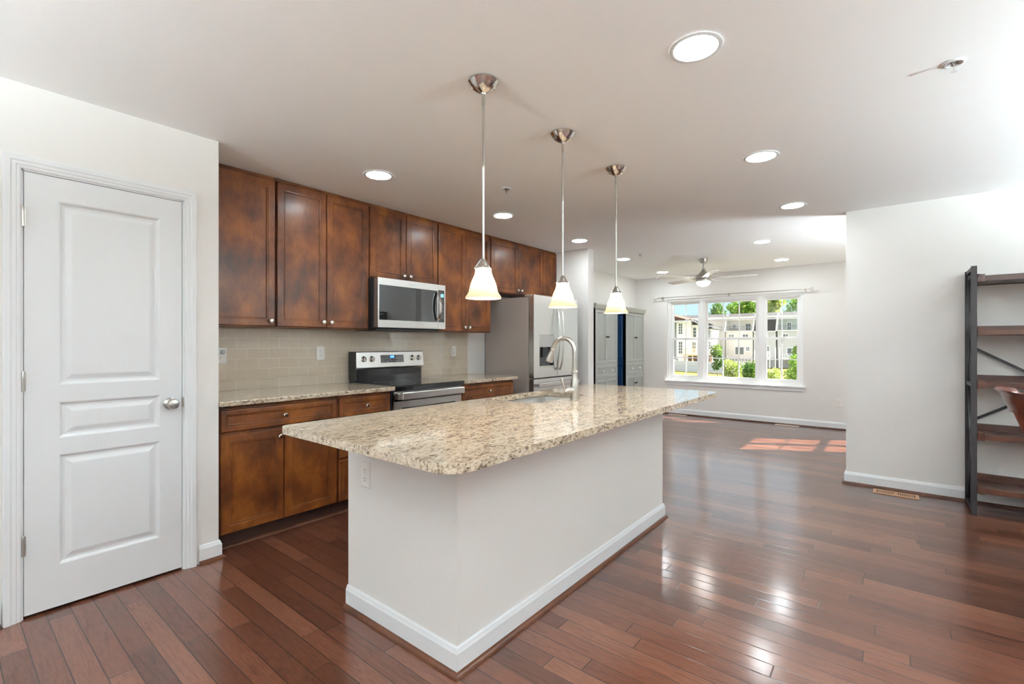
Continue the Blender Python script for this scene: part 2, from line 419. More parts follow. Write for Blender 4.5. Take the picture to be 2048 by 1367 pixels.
# baseboards with quarter-round shoe
def base_run(name_b, pts, nrm, n_shoe, h=.105, t=.014):
    """pts: polyline of wall foot [(x,y)]; nrm: outward offsets per segment; mitred."""
    pts = [Vector(p) for p in pts]
    prof = [(0, 0), (t, 0), (t, h-.022), (t*.75, h-.014), (t*.55, h-.004), (t*.3, h), (0, h)]
    sh = [(t, 0)]+[(t+.017*math.cos(a), .019*math.sin(a)) for a in [i*PI/10 for i in range(6)]]
    def off(i, d):
        if i == 0: n = Vector(nrm[0]); return pts[0]+n*d
        if i == len(pts)-1: return pts[-1]+Vector(nrm[-1])*d
        return pts[i]+Vector(nrm[i-1])*d+Vector(nrm[i])*d
    def sweep(pr):
        mb = MB(); n = len(pr); vs_ = []; fs = []
        for i in range(len(pts)):
            for d, z in pr: q = off(i, d); vs_.append((q.x, q.y, z))
        for i in range(len(pts)-1):
            for k in range(n):
                k2 = (k+1) % n; fs.append((i*n+k, i*n+k2, (i+1)*n+k2, (i+1)*n+k))
        fs.append(tuple(range(n))); fs.append(tuple(range((len(pts)-1)*n, len(pts)*n)))
        return mb.add(vs_, fs)
    return sweep(prof), sweep(sh)
def base_struct(nm, pts, nrm, k):
    a, b = base_run(nm, pts, nrm, k)
    struct('baseboard_'+nm, a, M['trim']); struct('trim_%d' % k, b, M['shoe'])
base_struct('pantry', [(.962, YD), (1.065, YD), (1.065, 3.26)], [(0, -1), (1, 0)], 2)
base_struct('right', [(XR, -3.05), (XR, .325), (XR+.125, .325), (XR+.125, -.62)], [(-1, 0), (0, 1), (1, 0)], 3)
base_struct('far', [(XW, -.62), (XW, YL)], [(-1, 0)], 4)
base_struct('left', [(5.297, 2.95+.0), (5.297, YL), (XW, YL)], [(1, 0), (0, -1)], 5)
base_struct('fridge', [(5.16, 3.2), (5.16, 2.95), (5.297, 2.95), (5.297, 3.0)], [(-1, 0), (0, -1), (1, 0)], 6)
base_struct('near', [(-2.7, YD), (-2.7, -3.05), (XR, -3.05)], [(1, 0), (0, 1)], 7)
base_struct('pantry_side', [(-2.7, YD), (.196, YD)], [(0, -1)], 8)

# ------------------------------------------------------------------ pantry door
d1 = thing('door_1', None, None, (.266, YD, 0), kind='structure')
rings0 = [(0, 0), (0, .035)]
def molded(mb, u0, u1, v0, v1):
    # raised moulded panel standing in a recess of the slab face
    mb.front(u0, u1, v0, v1, [(0, .0352), (.004, .0352), (.016, .0285), (.022, .0280), (.040, .0335), (.045, .0345)], FY(YD+.035, -1))
# slab with real recesses: stile and rail grid
def slab_door(x0, x1, z0, z1, panels, Y):
    mb = MB(); f = FY(Y, -1)
    xs = [x0, panels[0][0], panels[0][1], x1]
    zs = sorted([z0, z1]+[p[2] for p in panels]+[p[3] for p in panels])
    t = .035
    mb.box(x0, x1, Y, Y+.008, z0, z1)
    # fronts
    def quad(a, b, c, d_): mb.add([f(a, c, t-.0), f(b, c, t-.0), f(b, d_, t-.0), f(a, d_, t-.0)], [(0, 1, 2, 3)])
    quad(xs[0], xs[1], z0, z1); quad(xs[2], xs[3], z0, z1)
    for i in range(0, len(zs)-1, 2): quad(xs[1], xs[2], zs[i], zs[i+1])
    # edge band
    for a, b in (((x0, z0), (x1, z0)), ((x1, z0), (x1, z1)), ((x1, z1), (x0, z1)), ((x0, z1), (x0, z0))):
        mb.add([f(a[0], a[1], 0), f(b[0], b[1], 0), f(b[0], b[1], t), f(a[0], a[1], t)], [(0, 1, 2, 3)])
    for (a, b, c, d_) in panels:
        rg = [(0, t), (.005, t-.002), (.013, t-.0105), (.022, t-.0115), (.030, t-.0095), (.046, t-.0035), (.052, t-.003)]
        vs_ = []; fs = []
        for ins, dd in rg: vs_ += [f(a+ins, c+ins, dd), f(b-ins, c+ins, dd), f(b-ins, d_-ins, dd), f(a+ins, d_-ins, dd)]
        for i in range(len(rg)-1):
            for k in range(4): k2 = (k+1) % 4; fs.append((i*4+k, i*4+k2, i*4+4+k2, i*4+4+k))
        m_ = (len(rg)-1)*4; fs.append((m_, m_+1, m_+2, m_+3)); mb.add(vs_, fs)
    return mb
dx0, dx1 = .269, .881
slab_door(dx0, dx1, .014, 2.042, [(.384, .781, 1.062, 1.932), (.384, .781, .810, .980), (.384, .781, .211, .731)], YD+.035).build('door_slab', M['door'], d1)
kb = MB(); kb.lathe([(.031, 0), (.031, -.005), (.026, -.010), (.012, -.014), (.011, -.030), (.018, -.036), (.027, -.046), (.029, -.056), (.024, -.066), (.010, -.070), (0, -.070)], (.826, YD-.001, .93), 28, 'y')
kb.build('door_knob', M['nickel'], d1, True)
MB().box(.882, .8925, YD-.006, YD+.03, .905, .958).build('strike_latch', M['nickel'], d1)
for hz in (1.834, 1.084, .334):
    h_ = MB(); h_.lathe([(.0055, -.044), (.0055, -.0155), (.0048, -.0150), (.0048, -.0140), (.0055, -.0135), (.0055, .0135), (.0048, .014), (.0048, .015), (.0055, .0155), (.0055, .044), (.003, .050), (0, .050)], (.2655, YD-.0065, hz), 12)
    h_.box(.2655, .275, YD-.0015, YD+.002, hz-.044, hz+.044)
    h_.build('hinge', M['nickel'], d1, True)
jb = MB(); jb.box(.2460, .2665, YD-.002, YD+.102, 0, 2.062); jb.box(.8835, .904, YD-.002, YD+.102, 0, 2.062); jb.box(.2460, .904, YD-.002, YD+.102, 2.045, 2.065)
jb.box(.2665, .279, YD+.042, YD+.075, 0, 2.045); jb.box(.871, .8835, YD+.042, YD+.075, 0, 2.045)
jb.build('door_jamb', M['trim'], d1)
def casing(x0, x1, zt, Y, w_=.058):
    """mitred moulded casing round an opening: inner edges x0,x1,top zt"""
    prof = [(0, 0), (0, .008), (.006, .011), (.014, .011), (.018, .014), (.030, .0145), (.036, .018), (.050, .019), (w_-.002, .019), (w_, .016), (w_, 0)]
    mb = MB(); n = len(prof)
    path = [((x0, 0), (-1, 0)), ((x0, zt), (-1, 1)), ((x1, zt), (1, 1)), ((x1, 0), (1, 0))]
    vs_ = []; fs = []
    for (px, pz), (nx, nz) in path:
        for w2, d in prof: vs_.append((px+nx*w2, Y-d, pz+nz*w2))
    for i in range(3):
        for k in range(n): k2 = (k+1) % n; fs.append((i*n+k, i*n+k2, (i+1)*n+k2, (i+1)*n+k))
    fs.append(tuple(range(n))); fs.append(tuple(range(3*n, 4*n)))
    return mb.add(vs_, fs)
casing(.260, .890, 2.051, YD-.001).build('door_casing', M['trim'], d1)
struct('floor_pantry_panel'.replace('floor_pantry_panel', 'wall_closet'), MB().box(-.2, .965, 3.5, 3.52, 0, H), M['toe'])

# ------------------------------------------------------------------ windows
def sash(mb, fr, u0, u1, v0, v1, w_=.034, t0=0., t1=.028):
    mb.prism([(u0, v0), (u1, v0), (u1, v0+w_*1.15), (u0, v0+w_*1.15)], fr, t0, t1)
    mb.prism([(u0, v1-w_), (u1, v1-w_), (u1, v1), (u0, v1)], fr, t0, t1)
    mb.prism([(u0, v0+w_*1.15), (u0+w_, v0+w_*1.15), (u0+w_, v1-w_), (u0, v1-w_)], fr, t0, t1)
    mb.prism([(u1-w_, v0+w_*1.15), (u1, v0+w_*1.15), (u1, v1-w_), (u1-w_, v1-w_)], fr, t0, t1)
def muntins(mb, fr, u0, u1, v0, v1, nx, nz, t0, w_=.018):
    for i in range(1, nx):
        u = u0+(u1-u0)*i/nx; mb.prism([(u-w_/2, v0), (u+w_/2, v0), (u+w_/2, v1), (u-w_/2, v1)], fr, t0, t0+.008)
    for i in range(1, nz):
        v = v0+(v1-v0)*i/nz; mb.prism([(u0, v-w_/2), (u1, v-w_/2), (u1, v+w_/2), (u0, v+w_/2)], fr, t0+.001, t0+.007)
def double_hung(root, fr, u0, u1, v0, v1, nx, rail):
    f = MB(); w_ = .022
    for (a, b, c, d_) in ((u0, u1, v0, v0+w_), (u0, u1, v1-w_, v1), (u0, u0+w_, v0+w_, v1-w_), (u1-w_, u1, v0+w_, v1-w_)):
        f.prism([(a, c), (b, c), (b, d_), (a, d_)], fr, -.085, .0)
    f.build('window_frame', M['vinyl'], root)
    a0, a1 = u0+w_, u1-w_
    for nm, lo, hi, t in (('upper_sash', rail-.012, v1-w_, -.070), ('lower_sash', v0+w_, rail+.022, -.036)):
        s_ = MB(); sash(s_, fr, a0, a1, lo, hi, .034, t, t+.028); so = s_.build(nm, M['vinyl'], root)
        q = MB(); muntins(q, fr, a0+.034, a1-.034, lo+.038, hi-.034, nx, 2, t+.008); q.build('grille', M['vinyl'], so)
        q = MB(); q.prism([(a0+.03, lo+.03), (a1-.03, lo+.03), (a1-.03, hi-.03), (a0+.03, hi-.03)], fr, t+.010, t+.013); q.build('pane', M['glass'], so)
w1 = thing('window_1', None, None, (XW+.05, 2.095, .585), kind='structure')
fr1 = lambda u, v, d: (XW+.045-d, u, v)
for (a, b, nx) in ((2.575, 3.105, 2), (1.665, 2.520, 3), (1.085, 1.610, 2)):
    double_hung(w1, fr1, a, b, .632, 1.998, nx, 1.325)
q = MB()
q.box(XW+.03, XW+.13, 2.520, 2.575, .632, 1.998); q.box(XW+.03, XW+.13, 1.610, 1.665, .632, 1.998)
q.box(XW+.03, XW+.13, 3.105, 3.14, .60, 2.035); q.box(XW+.03, XW+.13, 1.05, 1.085, .60, 2.035)
q.box(XW+.03, XW+.13, 1.085, 3.105, 1.998, 2.035); q.box(XW+.03, XW+.13, 1.085, 3.105, .60, .632)
q.build('mullion', M['vinyl'], w1, bevel=.002)
q = MB(); q.box(XW-.035, XW+.045, 1.02, 3.17, .578, .600); q.build('window_sill', M['trim'], w1, bevel=.005)
q = MB(); q.box(XW-.014, XW, 1.04, 3.15, .522, .578); q.build('apron', M['trim'], w1, bevel=.003)
w2_ = thing('window_2', None, None, (7.72, -.68, .6), kind='structure')
fr2 = lambda u, v, d: (u, -.72+d, v)
double_hung(w2_, fr2, 7.25, 7.725, .6, 2.03, 1, 1.28)
double_hung(w2_, fr2, 7.725, 8.2, .6, 2.03, 1, 1.28)
for k, (a, b) in enumerate(((-2.3, -.5), (.2, 2.0))):
    wk = thing('window_%d' % (3+k), None, None, (-2.78, (a+b)/2, .55), kind='structure')
    fr3 = lambda u, v, d: (-2.80+d, u, v)
    double_hung(wk, fr3, a, (a+b)/2, .55, 2.1, 2, 1.33); double_hung(wk, fr3, (a+b)/2, b, .55, 2.1, 2, 1.33)
def portal(name, loc, rot, sx_, sy_):
    d = bpy.data.lights.new(name, 'AREA'); d.shape = 'RECTANGLE'; d.size = sx_; d.size_y = sy_; d.cycles.is_portal = True
    o = bpy.data.objects.new(name, d); C.objects.link(o); o.location = loc; o.rotation_euler = rot
portal('portal_far', (XW+.16, 2.095, 1.31), (0, PI/2, 0), 1.45, 2.09)
portal('portal_side', (7.72, -.82, 1.31), (PI/2, 0, 0), .95, 1.43)
portal('portal_near', (-2.87, -1.4, 1.325), (0, -PI/2, 0), 1.55, 1.8)
portal('portal_near_two', (-2.87, 1.1, 1.325), (0, -PI/2, 0), 1.55, 1.8)
# unseen overhang added above the far window to block direct sun
struct('trim_9', MB().box(XW+.16, XW+.98, .2, 3.9, 2.33, 2.6), M['trim'])

# ================================================================== KITCHEN
knob_mb = [(.0075, 0), (.006, -.003), (.005, -.012), (.010, -.017), (.0150, -.021), (.0160, -.026), (.0125, -.030), (.004, -.0315), (0, -.0315)]
def knob(parent, x, y, z, axis='y', mat=None):
    MB().lathe(knob_mb, (x, y, z), 20, axis).build('knob', mat or M['chrome'], parent, True)
CAB_RINGS = [(0, 0), (0, .013), (.004, .0195), (.007, .020), (.047, .020), (.049, .0175), (.052, .0172), (.054, .0195), (.058, .0192), (.060, .0125), (.064, .0115)]
DRW_RINGS = [(0, 0), (0, .013), (.005, .0195), (.008, .020), (.029, .020), (.031, .0175), (.033, .0172), (.035, .0195), (.038, .0192), (.041, .0135), (.044, .0125)]
def cab_door(root, u0, u1, v0, v1, Y, kn=None, mat=None, nm='door', rings=None):
    o = MB().front(u0, u1, v0, v1, rings or CAB_RINGS, FY(Y+.020, -1)).build(nm, mat or M['cab'], root)
    if kn: knob(o, kn[0], Y+.0005, kn[1])
    return o
YU = 3.415
def upper(x0, x1, z0, label, doors, group='wall cabinets along the ceiling'):
    r = thing('wall_cabinet', label, 'cabinet', ((x0+x1)/2, 3.58, z0), group)
    b = MB(); b.box(x0+.001, x1-.001, YU+.021, YL-.002, z0, 2.423); b.box(x0+.001, x1-.001, YU+.018, YU+.045, 2.418, 2.4385)
    b.build('cabinet_box', M['cab'], r, bevel=.001)
    for (a, b_, kx, kz) in doors: cab_door(r, a, b_, z0+.006, 2.414, YU, (kx, kz) if kx else None)
    return r
upper(1.067, 1.550, 1.372, 'tall single-door cherry wall cabinet against the pantry wall, above the tiles', [(1.071, 1.546, 1.512, 1.417)])
upper(1.554, 2.318, 1.372, 'tall two-door cherry wall cabinet between the single-door cabinet and the microwave', [(1.558, 1.9355, 1.905, 1.42), (1.9395, 2.314, 1.970, 1.42)])
upper(2.322, 3.088, 1.812, 'short two-door cherry wall cabinet directly above the microwave', [(2.328, 2.7045, 2.672, 1.862), (2.7085, 3.083, 2.743, 1.862)])
upper(3.092, 3.856, 1.372, 'tall two-door cherry wall cabinet between the microwave and the refrigerator', [(3.097, 3.472, 3.440, 1.42), (3.476, 3.851, 3.508, 1.42)])
upper(3.860, 4.848, 1.826, 'short two-door cherry wall cabinet over the refrigerator', [(3.866, 4.352, 4.320, 1.875), (4.356, 4.843, 4.388, 1.875)])
upper(4.850, 5.157, 1.826, 'narrow cherry wall cabinet at the end of the row beside the white wall', [(4.855, 5.152, None, None)])

YB = 3.10
def base_cab(x0, x1, label, fronts, name='base_cabinet', group='base cabinets under the wall counter'):
    r = thing(name, label, 'cabinet', ((x0+x1)/2, 3.42, 0), group)
    b = MB(); b.box(x0+.001, x1-.001, YB+.021, YL-.002, .108, .8835); b.box(x0+.001, x1-.001, 3.19, YL-.002, .0, .108)
    b.build('cabinet_box', M['cab'], r)
    MB().box(x0+.001, x1-.001, 3.186, 3.190, .0, .108).build('toe_board', M['toe'], r)
    sh = MB(); sh.prism([(3.186, 0), (3.186, .019), (3.179, .0175), (3.172, .012), (3.168, 0)], lambda a, b_, d: (d, a, b_), x0, x1); sh.build('shoe_moulding', M['shoe'], r, True)
    for kind, a, b_, c, d_, kx, kz in fronts:
        cab_door(r, a, b_, c, d_, YB, (kx, kz) if kx else None, nm=kind, rings=DRW_RINGS if kind == 'drawer' else None)
    return r
base_cab(1.067, 1.846, 'cherry base cabinet with one wide drawer over two doors beside the pantry wall',
    [('drawer', 1.084, 1.838, .722, .858, 1.462, .79), ('door', 1.084, 1.459, .113, .708, 1.430, .655), ('door', 1.463, 1.838, .113, .708, 1.495, .655)])
base_cab(1.848, 2.312, 'narrow cherry drawer cabinet just before the range, mostly behind the island',
    [('drawer', 1.856, 2.302, .722, .858, 2.080, .79), ('drawer', 1.856, 2.302, .425, .708, 2.080, .60), ('drawer', 1.856, 2.302, .113, .411, 2.080, .30)])
base_cab(3.094, 3.870, 'cherry base cabinet between the range and the refrigerator, under the short counter',
    [('drawer', 3.102, 3.862, .722, .858, 3.470, .79), ('door', 3.102, 3.480, .113, .708, 3.448, .655), ('door', 3.484, 3.862, .113, .708, 3.516, .655)])

def slab(poly, z0, z1, name, mat, label, cat, hole=None, bev=.005):
    bm = bmesh.new()
    def loop(pts, z): return [bm.verts.new((x, y, z)) for x, y in pts]
    rim = []
    loops = {}
    for z in (z0, z1):
        es = []
        for key, pts in (('o', poly), ('h', hole)):
            if not pts: continue
            vs_ = loop(pts, z); loops[(key, z)] = vs_
            es += [bm.edges.new((vs_[i], vs_[(i+1) % len(vs_)])) for i in range(len(vs_))]
        bmesh.ops.triangle_fill(bm, use_beauty=True, use_dissolve=False, edges=es)
    for key in ('o', 'h'):
        if (key, z0) not in loops: continue
        a, b = loops[(key, z0)], loops[(key, z1)]
        for i in range(len(a)):
            j = (i+1) % len(a); bm.faces.new((a[i], a[j], b[j], b[i]))
    bmesh.ops.recalc_face_normals(bm, faces=bm.faces[:])
    cx = sum(p[0] for p in poly)/len(poly); cy = sum(p[1] for p in poly)/len(poly)
    for v in bm.verts: v.co -= Vector((cx, cy, z0))
    me = bpy.data.meshes.new(name); bm.to_mesh(me); bm.free(); me.materials.append(mat)
    o = bpy.data.objects.new(name, me); C.objects.link(o); o.location = (cx, cy, z0)
    if bev:
        m_ = o.modifiers.new('eased_edge', 'BEVEL'); m_.width = bev; m_.segments = 3; m_.limit_method = 'ANGLE'; m_.angle_limit = math.radians(60)
    return tag(o, label, cat)
def rrect(x0, x1, y0, y1, r, n=8):
    rs = r if isinstance(r, (list, tuple)) else [r]*4
    pts = []
    for (cx, cy, a0, rr) in ((x0, y0, PI, rs[0]), (x1, y0, 1.5*PI, rs[1]), (x1, y1, 0, rs[2]), (x0, y1, .5*PI, rs[3])):
        ccx = cx+(rr if cx == x0 else -rr); ccy = cy+(rr if cy == y0 else -rr)
        for i in range(n+1):
            a = a0+(PI/2)*i/n; pts.append((ccx+rr*math.cos(a), ccy+rr*math.sin(a)))
    return pts
slab([(1.067, 3.055), (2.314, 3.055), (2.314, YL-.009), (1.067, YL-.009)], .884, .914, 'countertop', M['granite'], 'speckled granite wall counter running from the pantry wall to the range', 'countertop')
slab(rrect(3.092, 3.885, 3.055, YL-.009, [.003, .015, .003, .003], 4), .884, .914, 'countertop', M['granite'], 'short speckled granite counter between the range and the refrigerator', 'countertop')

# ---- island
isl = thing('kitchen_island', 'white painted island with white baseboard and brown shoe moulding under the granite top', 'island', (2.295, 1.66, 0))
IX0, IX1, IY0, IY1 = 1.262, 3.325, 1.290, 2.030
b = MB(); b.box(IX0, IX1, IY0, IY0+.10, 0, .8835); b.box(IX0, IX0+.08, IY0+.10, IY1, 0, .8835); b.box(IX1-.08, IX1, IY0+.10, IY1, 0, .8835)
b.build('island_wall', M['wall'], isl)
b = MB(); b.box(IX0+.08, IX1-.08, IY0+.10, IY1-.07, 0, .108); b.box(IX0+.08, IX1-.08, IY1-.021, IY1-.019, .108, .8835)
b.box(IX0+.08, IX0+.10, IY0+.10, IY1-.021, .108, .8835); b.box(IX1-.10, IX1-.08, IY0+.10, IY1-.021, .108, .8835); b.box(IX0+.08, IX1-.08, IY0+.10, IY0+.11, .108, .8835)
b.build('cabinet_box', M['cab'], isl)
for a in (1.35, 1.82, 2.29, 2.76):
    MB().front(a, a+.462, .113, .858, CAB_RINGS, FY(IY1-.020, 1)).build('door', M['cab'], isl)
a_, s_ = base_run('i', [(IX1-.0, IY1), (IX1, IY0), (IX0, IY0), (IX0, IY1)], [(1, 0), (0, -1), (-1, 0)], 0)
a_.build('baseboard', M['trim'], isl); s_.build('shoe_moulding', M['shoe'], isl, True)

SK = (2.165, 2.765, 1.585, 1.955)
hole = rrect(SK[0], SK[1], SK[2], SK[3], .07, 8)
slab(rrect(.915, 3.530, .955, 1.995, [.085, .085, .035, .045], 10), .884, .914, 'countertop', M['granite'], 'long speckled granite island top with rounded corners and a sink cut into it', 'countertop', hole=hole)

sk = thing('kitchen_sink', 'stainless undermount sink basin set in the island countertop', 'sink', (2.465, 1.77, .68))
def basin():
    mb = MB(); vs_ = []; fs = []
    levels = [(-.012, .8835, .07), (-.012, .882, .07), (.004, .8815, .07), (.006, .87, .065), (.012, .72, .06), (.03, .695, .06), (.07, .688, .05)]
    for ins, z, r in levels:
        for x, y in rrect(SK[0]+ins, SK[1]-ins, SK[2]+ins, SK[3]-ins, r, 8): vs_.append((x, y, z))
    n = len(vs_)//len(levels)
    for i in range(len(levels)-1):
        for k in range(n): k2 = (k+1) % n; fs.append((i*n+k, i*n+k2, (i+1)*n+k2, (i+1)*n+k))
    fs.append(tuple(range((len(levels)-1)*n, len(levels)*n)))
    return mb.add(vs_, fs)
basin().build('basin', M['steel'], sk, True)
MB().lathe([(.045, .6885), (.045, .690), (.036, .691), (.034, .686), (0, .686)], (2.465, 1.80, 0), 24).build('drain', M['chrome'], sk, True)

# ---- faucet
FXc, FYc = 2.447, 1.492
fa = thing('faucet', 'brushed nickel gooseneck faucet with pull-down spray head on the island', 'faucet', (FXc, FYc, .914))
MB().lathe([(.029, .9145), (.029, .917), (.0245, .921), (.0235, .935), (.0245, .960), (.0265, .985), (.0255, 1.005), (.0215, 1.030), (.0175, 1.060), (.0165, 1.078), (.0205, 1.082), (.0205, 1.090), (.0160, 1.094), (0, 1.094)], (FXc, FYc, 0), 32).build('faucet_body', M['nickel'], fa, True)
pts = [(FXc, FYc, 1.09)]+[(FXc, FYc, z) for z in (1.13, 1.17, 1.205)]
R_ = .079; cy_, cz_ = FYc+R_, 1.210
for i in range(1, 19):
    a = PI-(PI*.905)*i/18; pts.append((FXc, cy_+R_*math.cos(a), cz_+R_*math.sin(a)))
hd = (Vector(pts[-1])-Vector(pts[-2])).normalized()
end = Vector(pts[-1])+hd*.006; pts.append(tuple(end))
MB().tube(pts, .0132, 16).build('spout', M['nickel'], fa, True)
ax = [(0, .0145), (.004, .0165), (.012, .0165), (.016, .0148), (.022, .0155), (.045, .0195), (.070, .0245), (.082, .0262), (.088, .0255), (.089, .018)]
MB().tube([tuple(end+hd*t) for t, _ in ax], [r for _, r in ax], 24).build('spray_head', M['nickel'], fa, True)
hb = MB(); hb.tube([(FXc-.010, FYc+.004, .975), (FXc-.030, FYc+.012, .977), (FXc-.045, FYc+.018, .977), (FXc-.060, FYc+.022, .972), (FXc-.070, FYc+.026, .968)], [.020, .0205, .019, .0145, .006], 20)
hb.build('handle_hub', M['nickel'], fa, True)
hb = MB(); hb.tube([(FXc-.062, FYc+.024, .965), (FXc-.070, FYc+.028, .985), (FXc-.078, FYc+.032, 1.015), (FXc-.086, FYc+.036, 1.045), (FXc-.089, FYc+.037, 1.052)], [.005, .0055, .007, .0085, .006], 14)
hb.build('lever_handle', M['nickel'], fa, True)

# ---- outlets
def outlet(nm, label, frm, u, v, kind='duplex'):
    base = frm(u, v, 0); r = thing(nm, label, 'outlet', base)
    MB().front(u-.0355, u+.0355, v-.0585, v+.0585, [(0, 0), (0, .003), (.003, .0055), (.006, .006)], frm).build('cover_plate', M['outlet'], r)
    for k, dv in enumerate((.0195, -.0195)):
        p = [(u+.0165*math.cos(a), v+dv+min(.0135, max(-.0135, .0175*math.sin(a)))) for a in [2*PI*i/24 for i in range(24)]]
        o = MB().prism(p, frm, .005, .0078).build('receptacle', M['outlet'], r)
        s = MB()
        for du in (-.006, .006): s.prism([(u+du-.0012, v+dv+.000), (u+du+.0012, v+dv+.000), (u+du+.0012, v+dv+.008), (u+du-.0012, v+dv+.008)], frm, .0076, .0081)
        s.prism([(u+.0026*math.cos(a), v+dv-.0065+.0026*math.sin(a)) for a in [2*PI*i/10 for i in range(10)]], frm, .0076, .0081)
        s.build('slot_marks', M['slot'], o)
    MB().prism([(u+.0022*math.cos(a), v+.0022*math.sin(a)) for a in [2*PI*i/10 for i in range(10)]], frm, .0058, .0066).build('screw', M['nickel'], r)
    return r
outlet('power_outlet', 'white duplex outlet on the end wall of the island under the granite', FX(IX0, -1), 1.883, .655)
outlet('power_outlet', 'white duplex outlet on the tiles between the pantry wall and the range', FY(YL-.0085, -1), 2.061, 1.174)
outlet('power_outlet', 'white duplex outlet on the tiles between the range and the refrigerator', FY(YL-.0085, -1), 3.601, 1.170)
outlet('power_outlet', 'white duplex outlet low on the living room wall beside the window', FX(XW, -1), .603, .383)
r = thing('power_outlet', 'white outlet half hidden at the pantry wall corner with a grey sensor plugged in', 'outlet', (1.306, YL-.0085, 1.168))
MB().front(1.270, 1.345, 1.108, 1.228, [(0, 0), (0, .003), (.003, .0055), (.006, .006)], FY(YL-.0085, -1)).build('cover_plate', M['outlet'], r)
MB().lathe([(.016, 0), (.016, -.006), (.011, -.010), (0, -.010)], (1.318, YL-.0145, 1.195), 20, 'y').build('sensor_button', pm('grey_button', (.42, .43, .45), .4), r, True)
s = MB()
for (x, z) in ((1.297, 1.207), (1.297, 1.182), (1.303, 1.160), (1.297, 1.148)): s.box(x-.002, x+.002, YL-.0152, YL-.0144, z-.003, z+.003)
s.build('slot_marks', M['slot'], r)

# ---- microwave
mw = thing('microwave', 'stainless over-the-range microwave hung under the short wall cabinet', 'microwave', (2.708, 3.5, 1.385))
MX0, MX1, MZ0, MZ1, MY = 2.330, 3.087, 1.392, 1.806, 3.312
b = MB(); b.box(MX0, MX1, MY+.052, YL-.010, MZ0-.008, MZ1+.002); b.box(MX0+.03, MX1-.03, MY+.07, YL-.05, MZ0-.024, MZ0-.008)
b.build('case', M['blackmatte'], mw, bevel=.002)
def rect_ring(mb, fr, o, i, d0, d1):
    (a, b_, c, d_), (e, f, g, h) = o, i
    for q in (((a, c), (b_, c), (f, g), (e, g)), ((b_, c), (b_, d_), (f, h), (f, g)), ((b_, d_), (a, d_), (e, h), (f, h)), ((a, d_), (a, c), (e, g), (e, h))):
        mb.prism(list(q), fr, d0, d1)
DS = 2.998
b = MB(); rect_ring(b, FY(MY+.05), (MX0, DS-.001, MZ0, MZ1), (MX0+.014, DS-.012, MZ0+.062, MZ1-.058), 0, .05)
dr = b.build('door', M['steel'], mw)
b = MB(); b.box(MX0+.012, DS-.010, MY+.004, MY+.03, MZ0+.060, MZ1-.056); b.build('door_glass', M['glassblack'], dr)
b = MB(); rect_ring(b, FY(MY+.05), (DS+.001, MX1, MZ0, MZ1), (DS+.001, MX1-.012, MZ0+.062, MZ1-.050), 0, .05)
cp = b.build('control_panel', M['steel'], mw)
b = MB(); b.box(DS+.001, MX1-.010, MY+.003, MY+.03, MZ0+.060, MZ1-.048); b.build('keypad', M['glassblack'], cp)
b = MB(); b.box(3.030, 3.066, MY+.001, MY+.004, 1.690, 1.722); b.build('display', M['mlcd'], cp)
b = MB()
for i in range(12):
    for j in range(3):
        z = 1.675-i*.0165; x = 3.033+j*.0145; b.box(x-.0028, x+.0028, MY+.0018, MY+.0035, z-.0020, z+.0020)
b.build('key_lettering', M['mark'], cp)
hp = [(-.5, 0), (-.46, .018), (-.36, .032), (-.2, .043), (0, .047), (.2, .043), (.36, .032), (.46, .018), (.5, 0)]
b = MB()
hz0, hz1 = 1.468, 1.732; hc = (hz0+hz1)/2; hl = hz1-hz0
vs_ = []; fs = []
for t, d in hp:
    z = hc+t*hl; w_ = .013
    for (dx_, dd) in ((-w_, d), (w_, d), (w_, max(d-.010, -.002)), (-w_, max(d-.010, -.002))): vs_.append((2.985+dx_, MY-dd-.001, z))
for i in range(len(hp)-1):
    for k in range(4): k2 = (k+1) % 4; fs.append((i*4+k, i*4+k2, i*4+4+k2, i*4+4+k))
fs += [(0, 1, 2, 3), (32, 33, 34, 35)]
b.add(vs_, fs).build('door_handle', M['chrome'], dr, True)
b = MB(); b.box(2.655, 2.672, MY-.0006, MY+.001, 1.770, 1.780)
for k in range(7): b.box(2.676+k*.0068, 2.6805+k*.0068, MY-.0006, MY+.001, 1.771, 1.777+(.003 if k in (1, 5) else 0))
b.build('maker_logo', M['mark'], dr)

# ---- range
rg = thing('range', 'stainless electric range with black glass cooktop and backguard of knobs', 'range', (2.705, 3.4, 0))
RX0, RX1 = 2.322, 3.084
b = MB(); b.box(RX0, RX1, 3.115, 3.70, .03, .895); b.build('oven_body', pm('dark_range_side', (.035, .05, .08), .3, .4), rg)
b = MB(); b.box(RX0-.002, RX1+.002, 3.062, 3.655, .897, .916); b.box(RX0-.002, RX1+.002, 3.058, 3.075, .872, .914); b.build('cooktop', M['black'], rg, bevel=.004)
for (cx, cy, rr) in ((2.52, 3.22, .10), (2.90, 3.24, .075), (2.52, 3.50, .075), (2.90, 3.50, .10)):
    MB().lathe([(rr, .9163), (rr+.002, .9166), (rr+.004, .9163)], (cx, cy, 0), 40, cap=False).build('burner_ring', M['ringmark'], rg)
b = MB(); b.box(RX0, RX1, 3.655, 3.725, .905, 1.035); b.build('backguard_base', M['black'], rg, bevel=.004)
b = MB(); b.prism([(3.625, 1.025), (3.615, 1.040), (3.632, 1.178), (3.640, 1.183), (3.725, 1.183), (3.725, 1.025)], lambda a, c, d: (d, a, c), RX0+.006, RX1-.004)
bg_ = b.build('control_panel', M['steel'], rg, bevel=.003)
b = MB(); b.box(RX0-.002, RX0+.006, 3.62, 3.727, .93, 1.184); b.build('side_cap', M['blackmatte'], rg, bevel=.002)
def panY(z): return 3.615+(z-1.040)*.017/.138
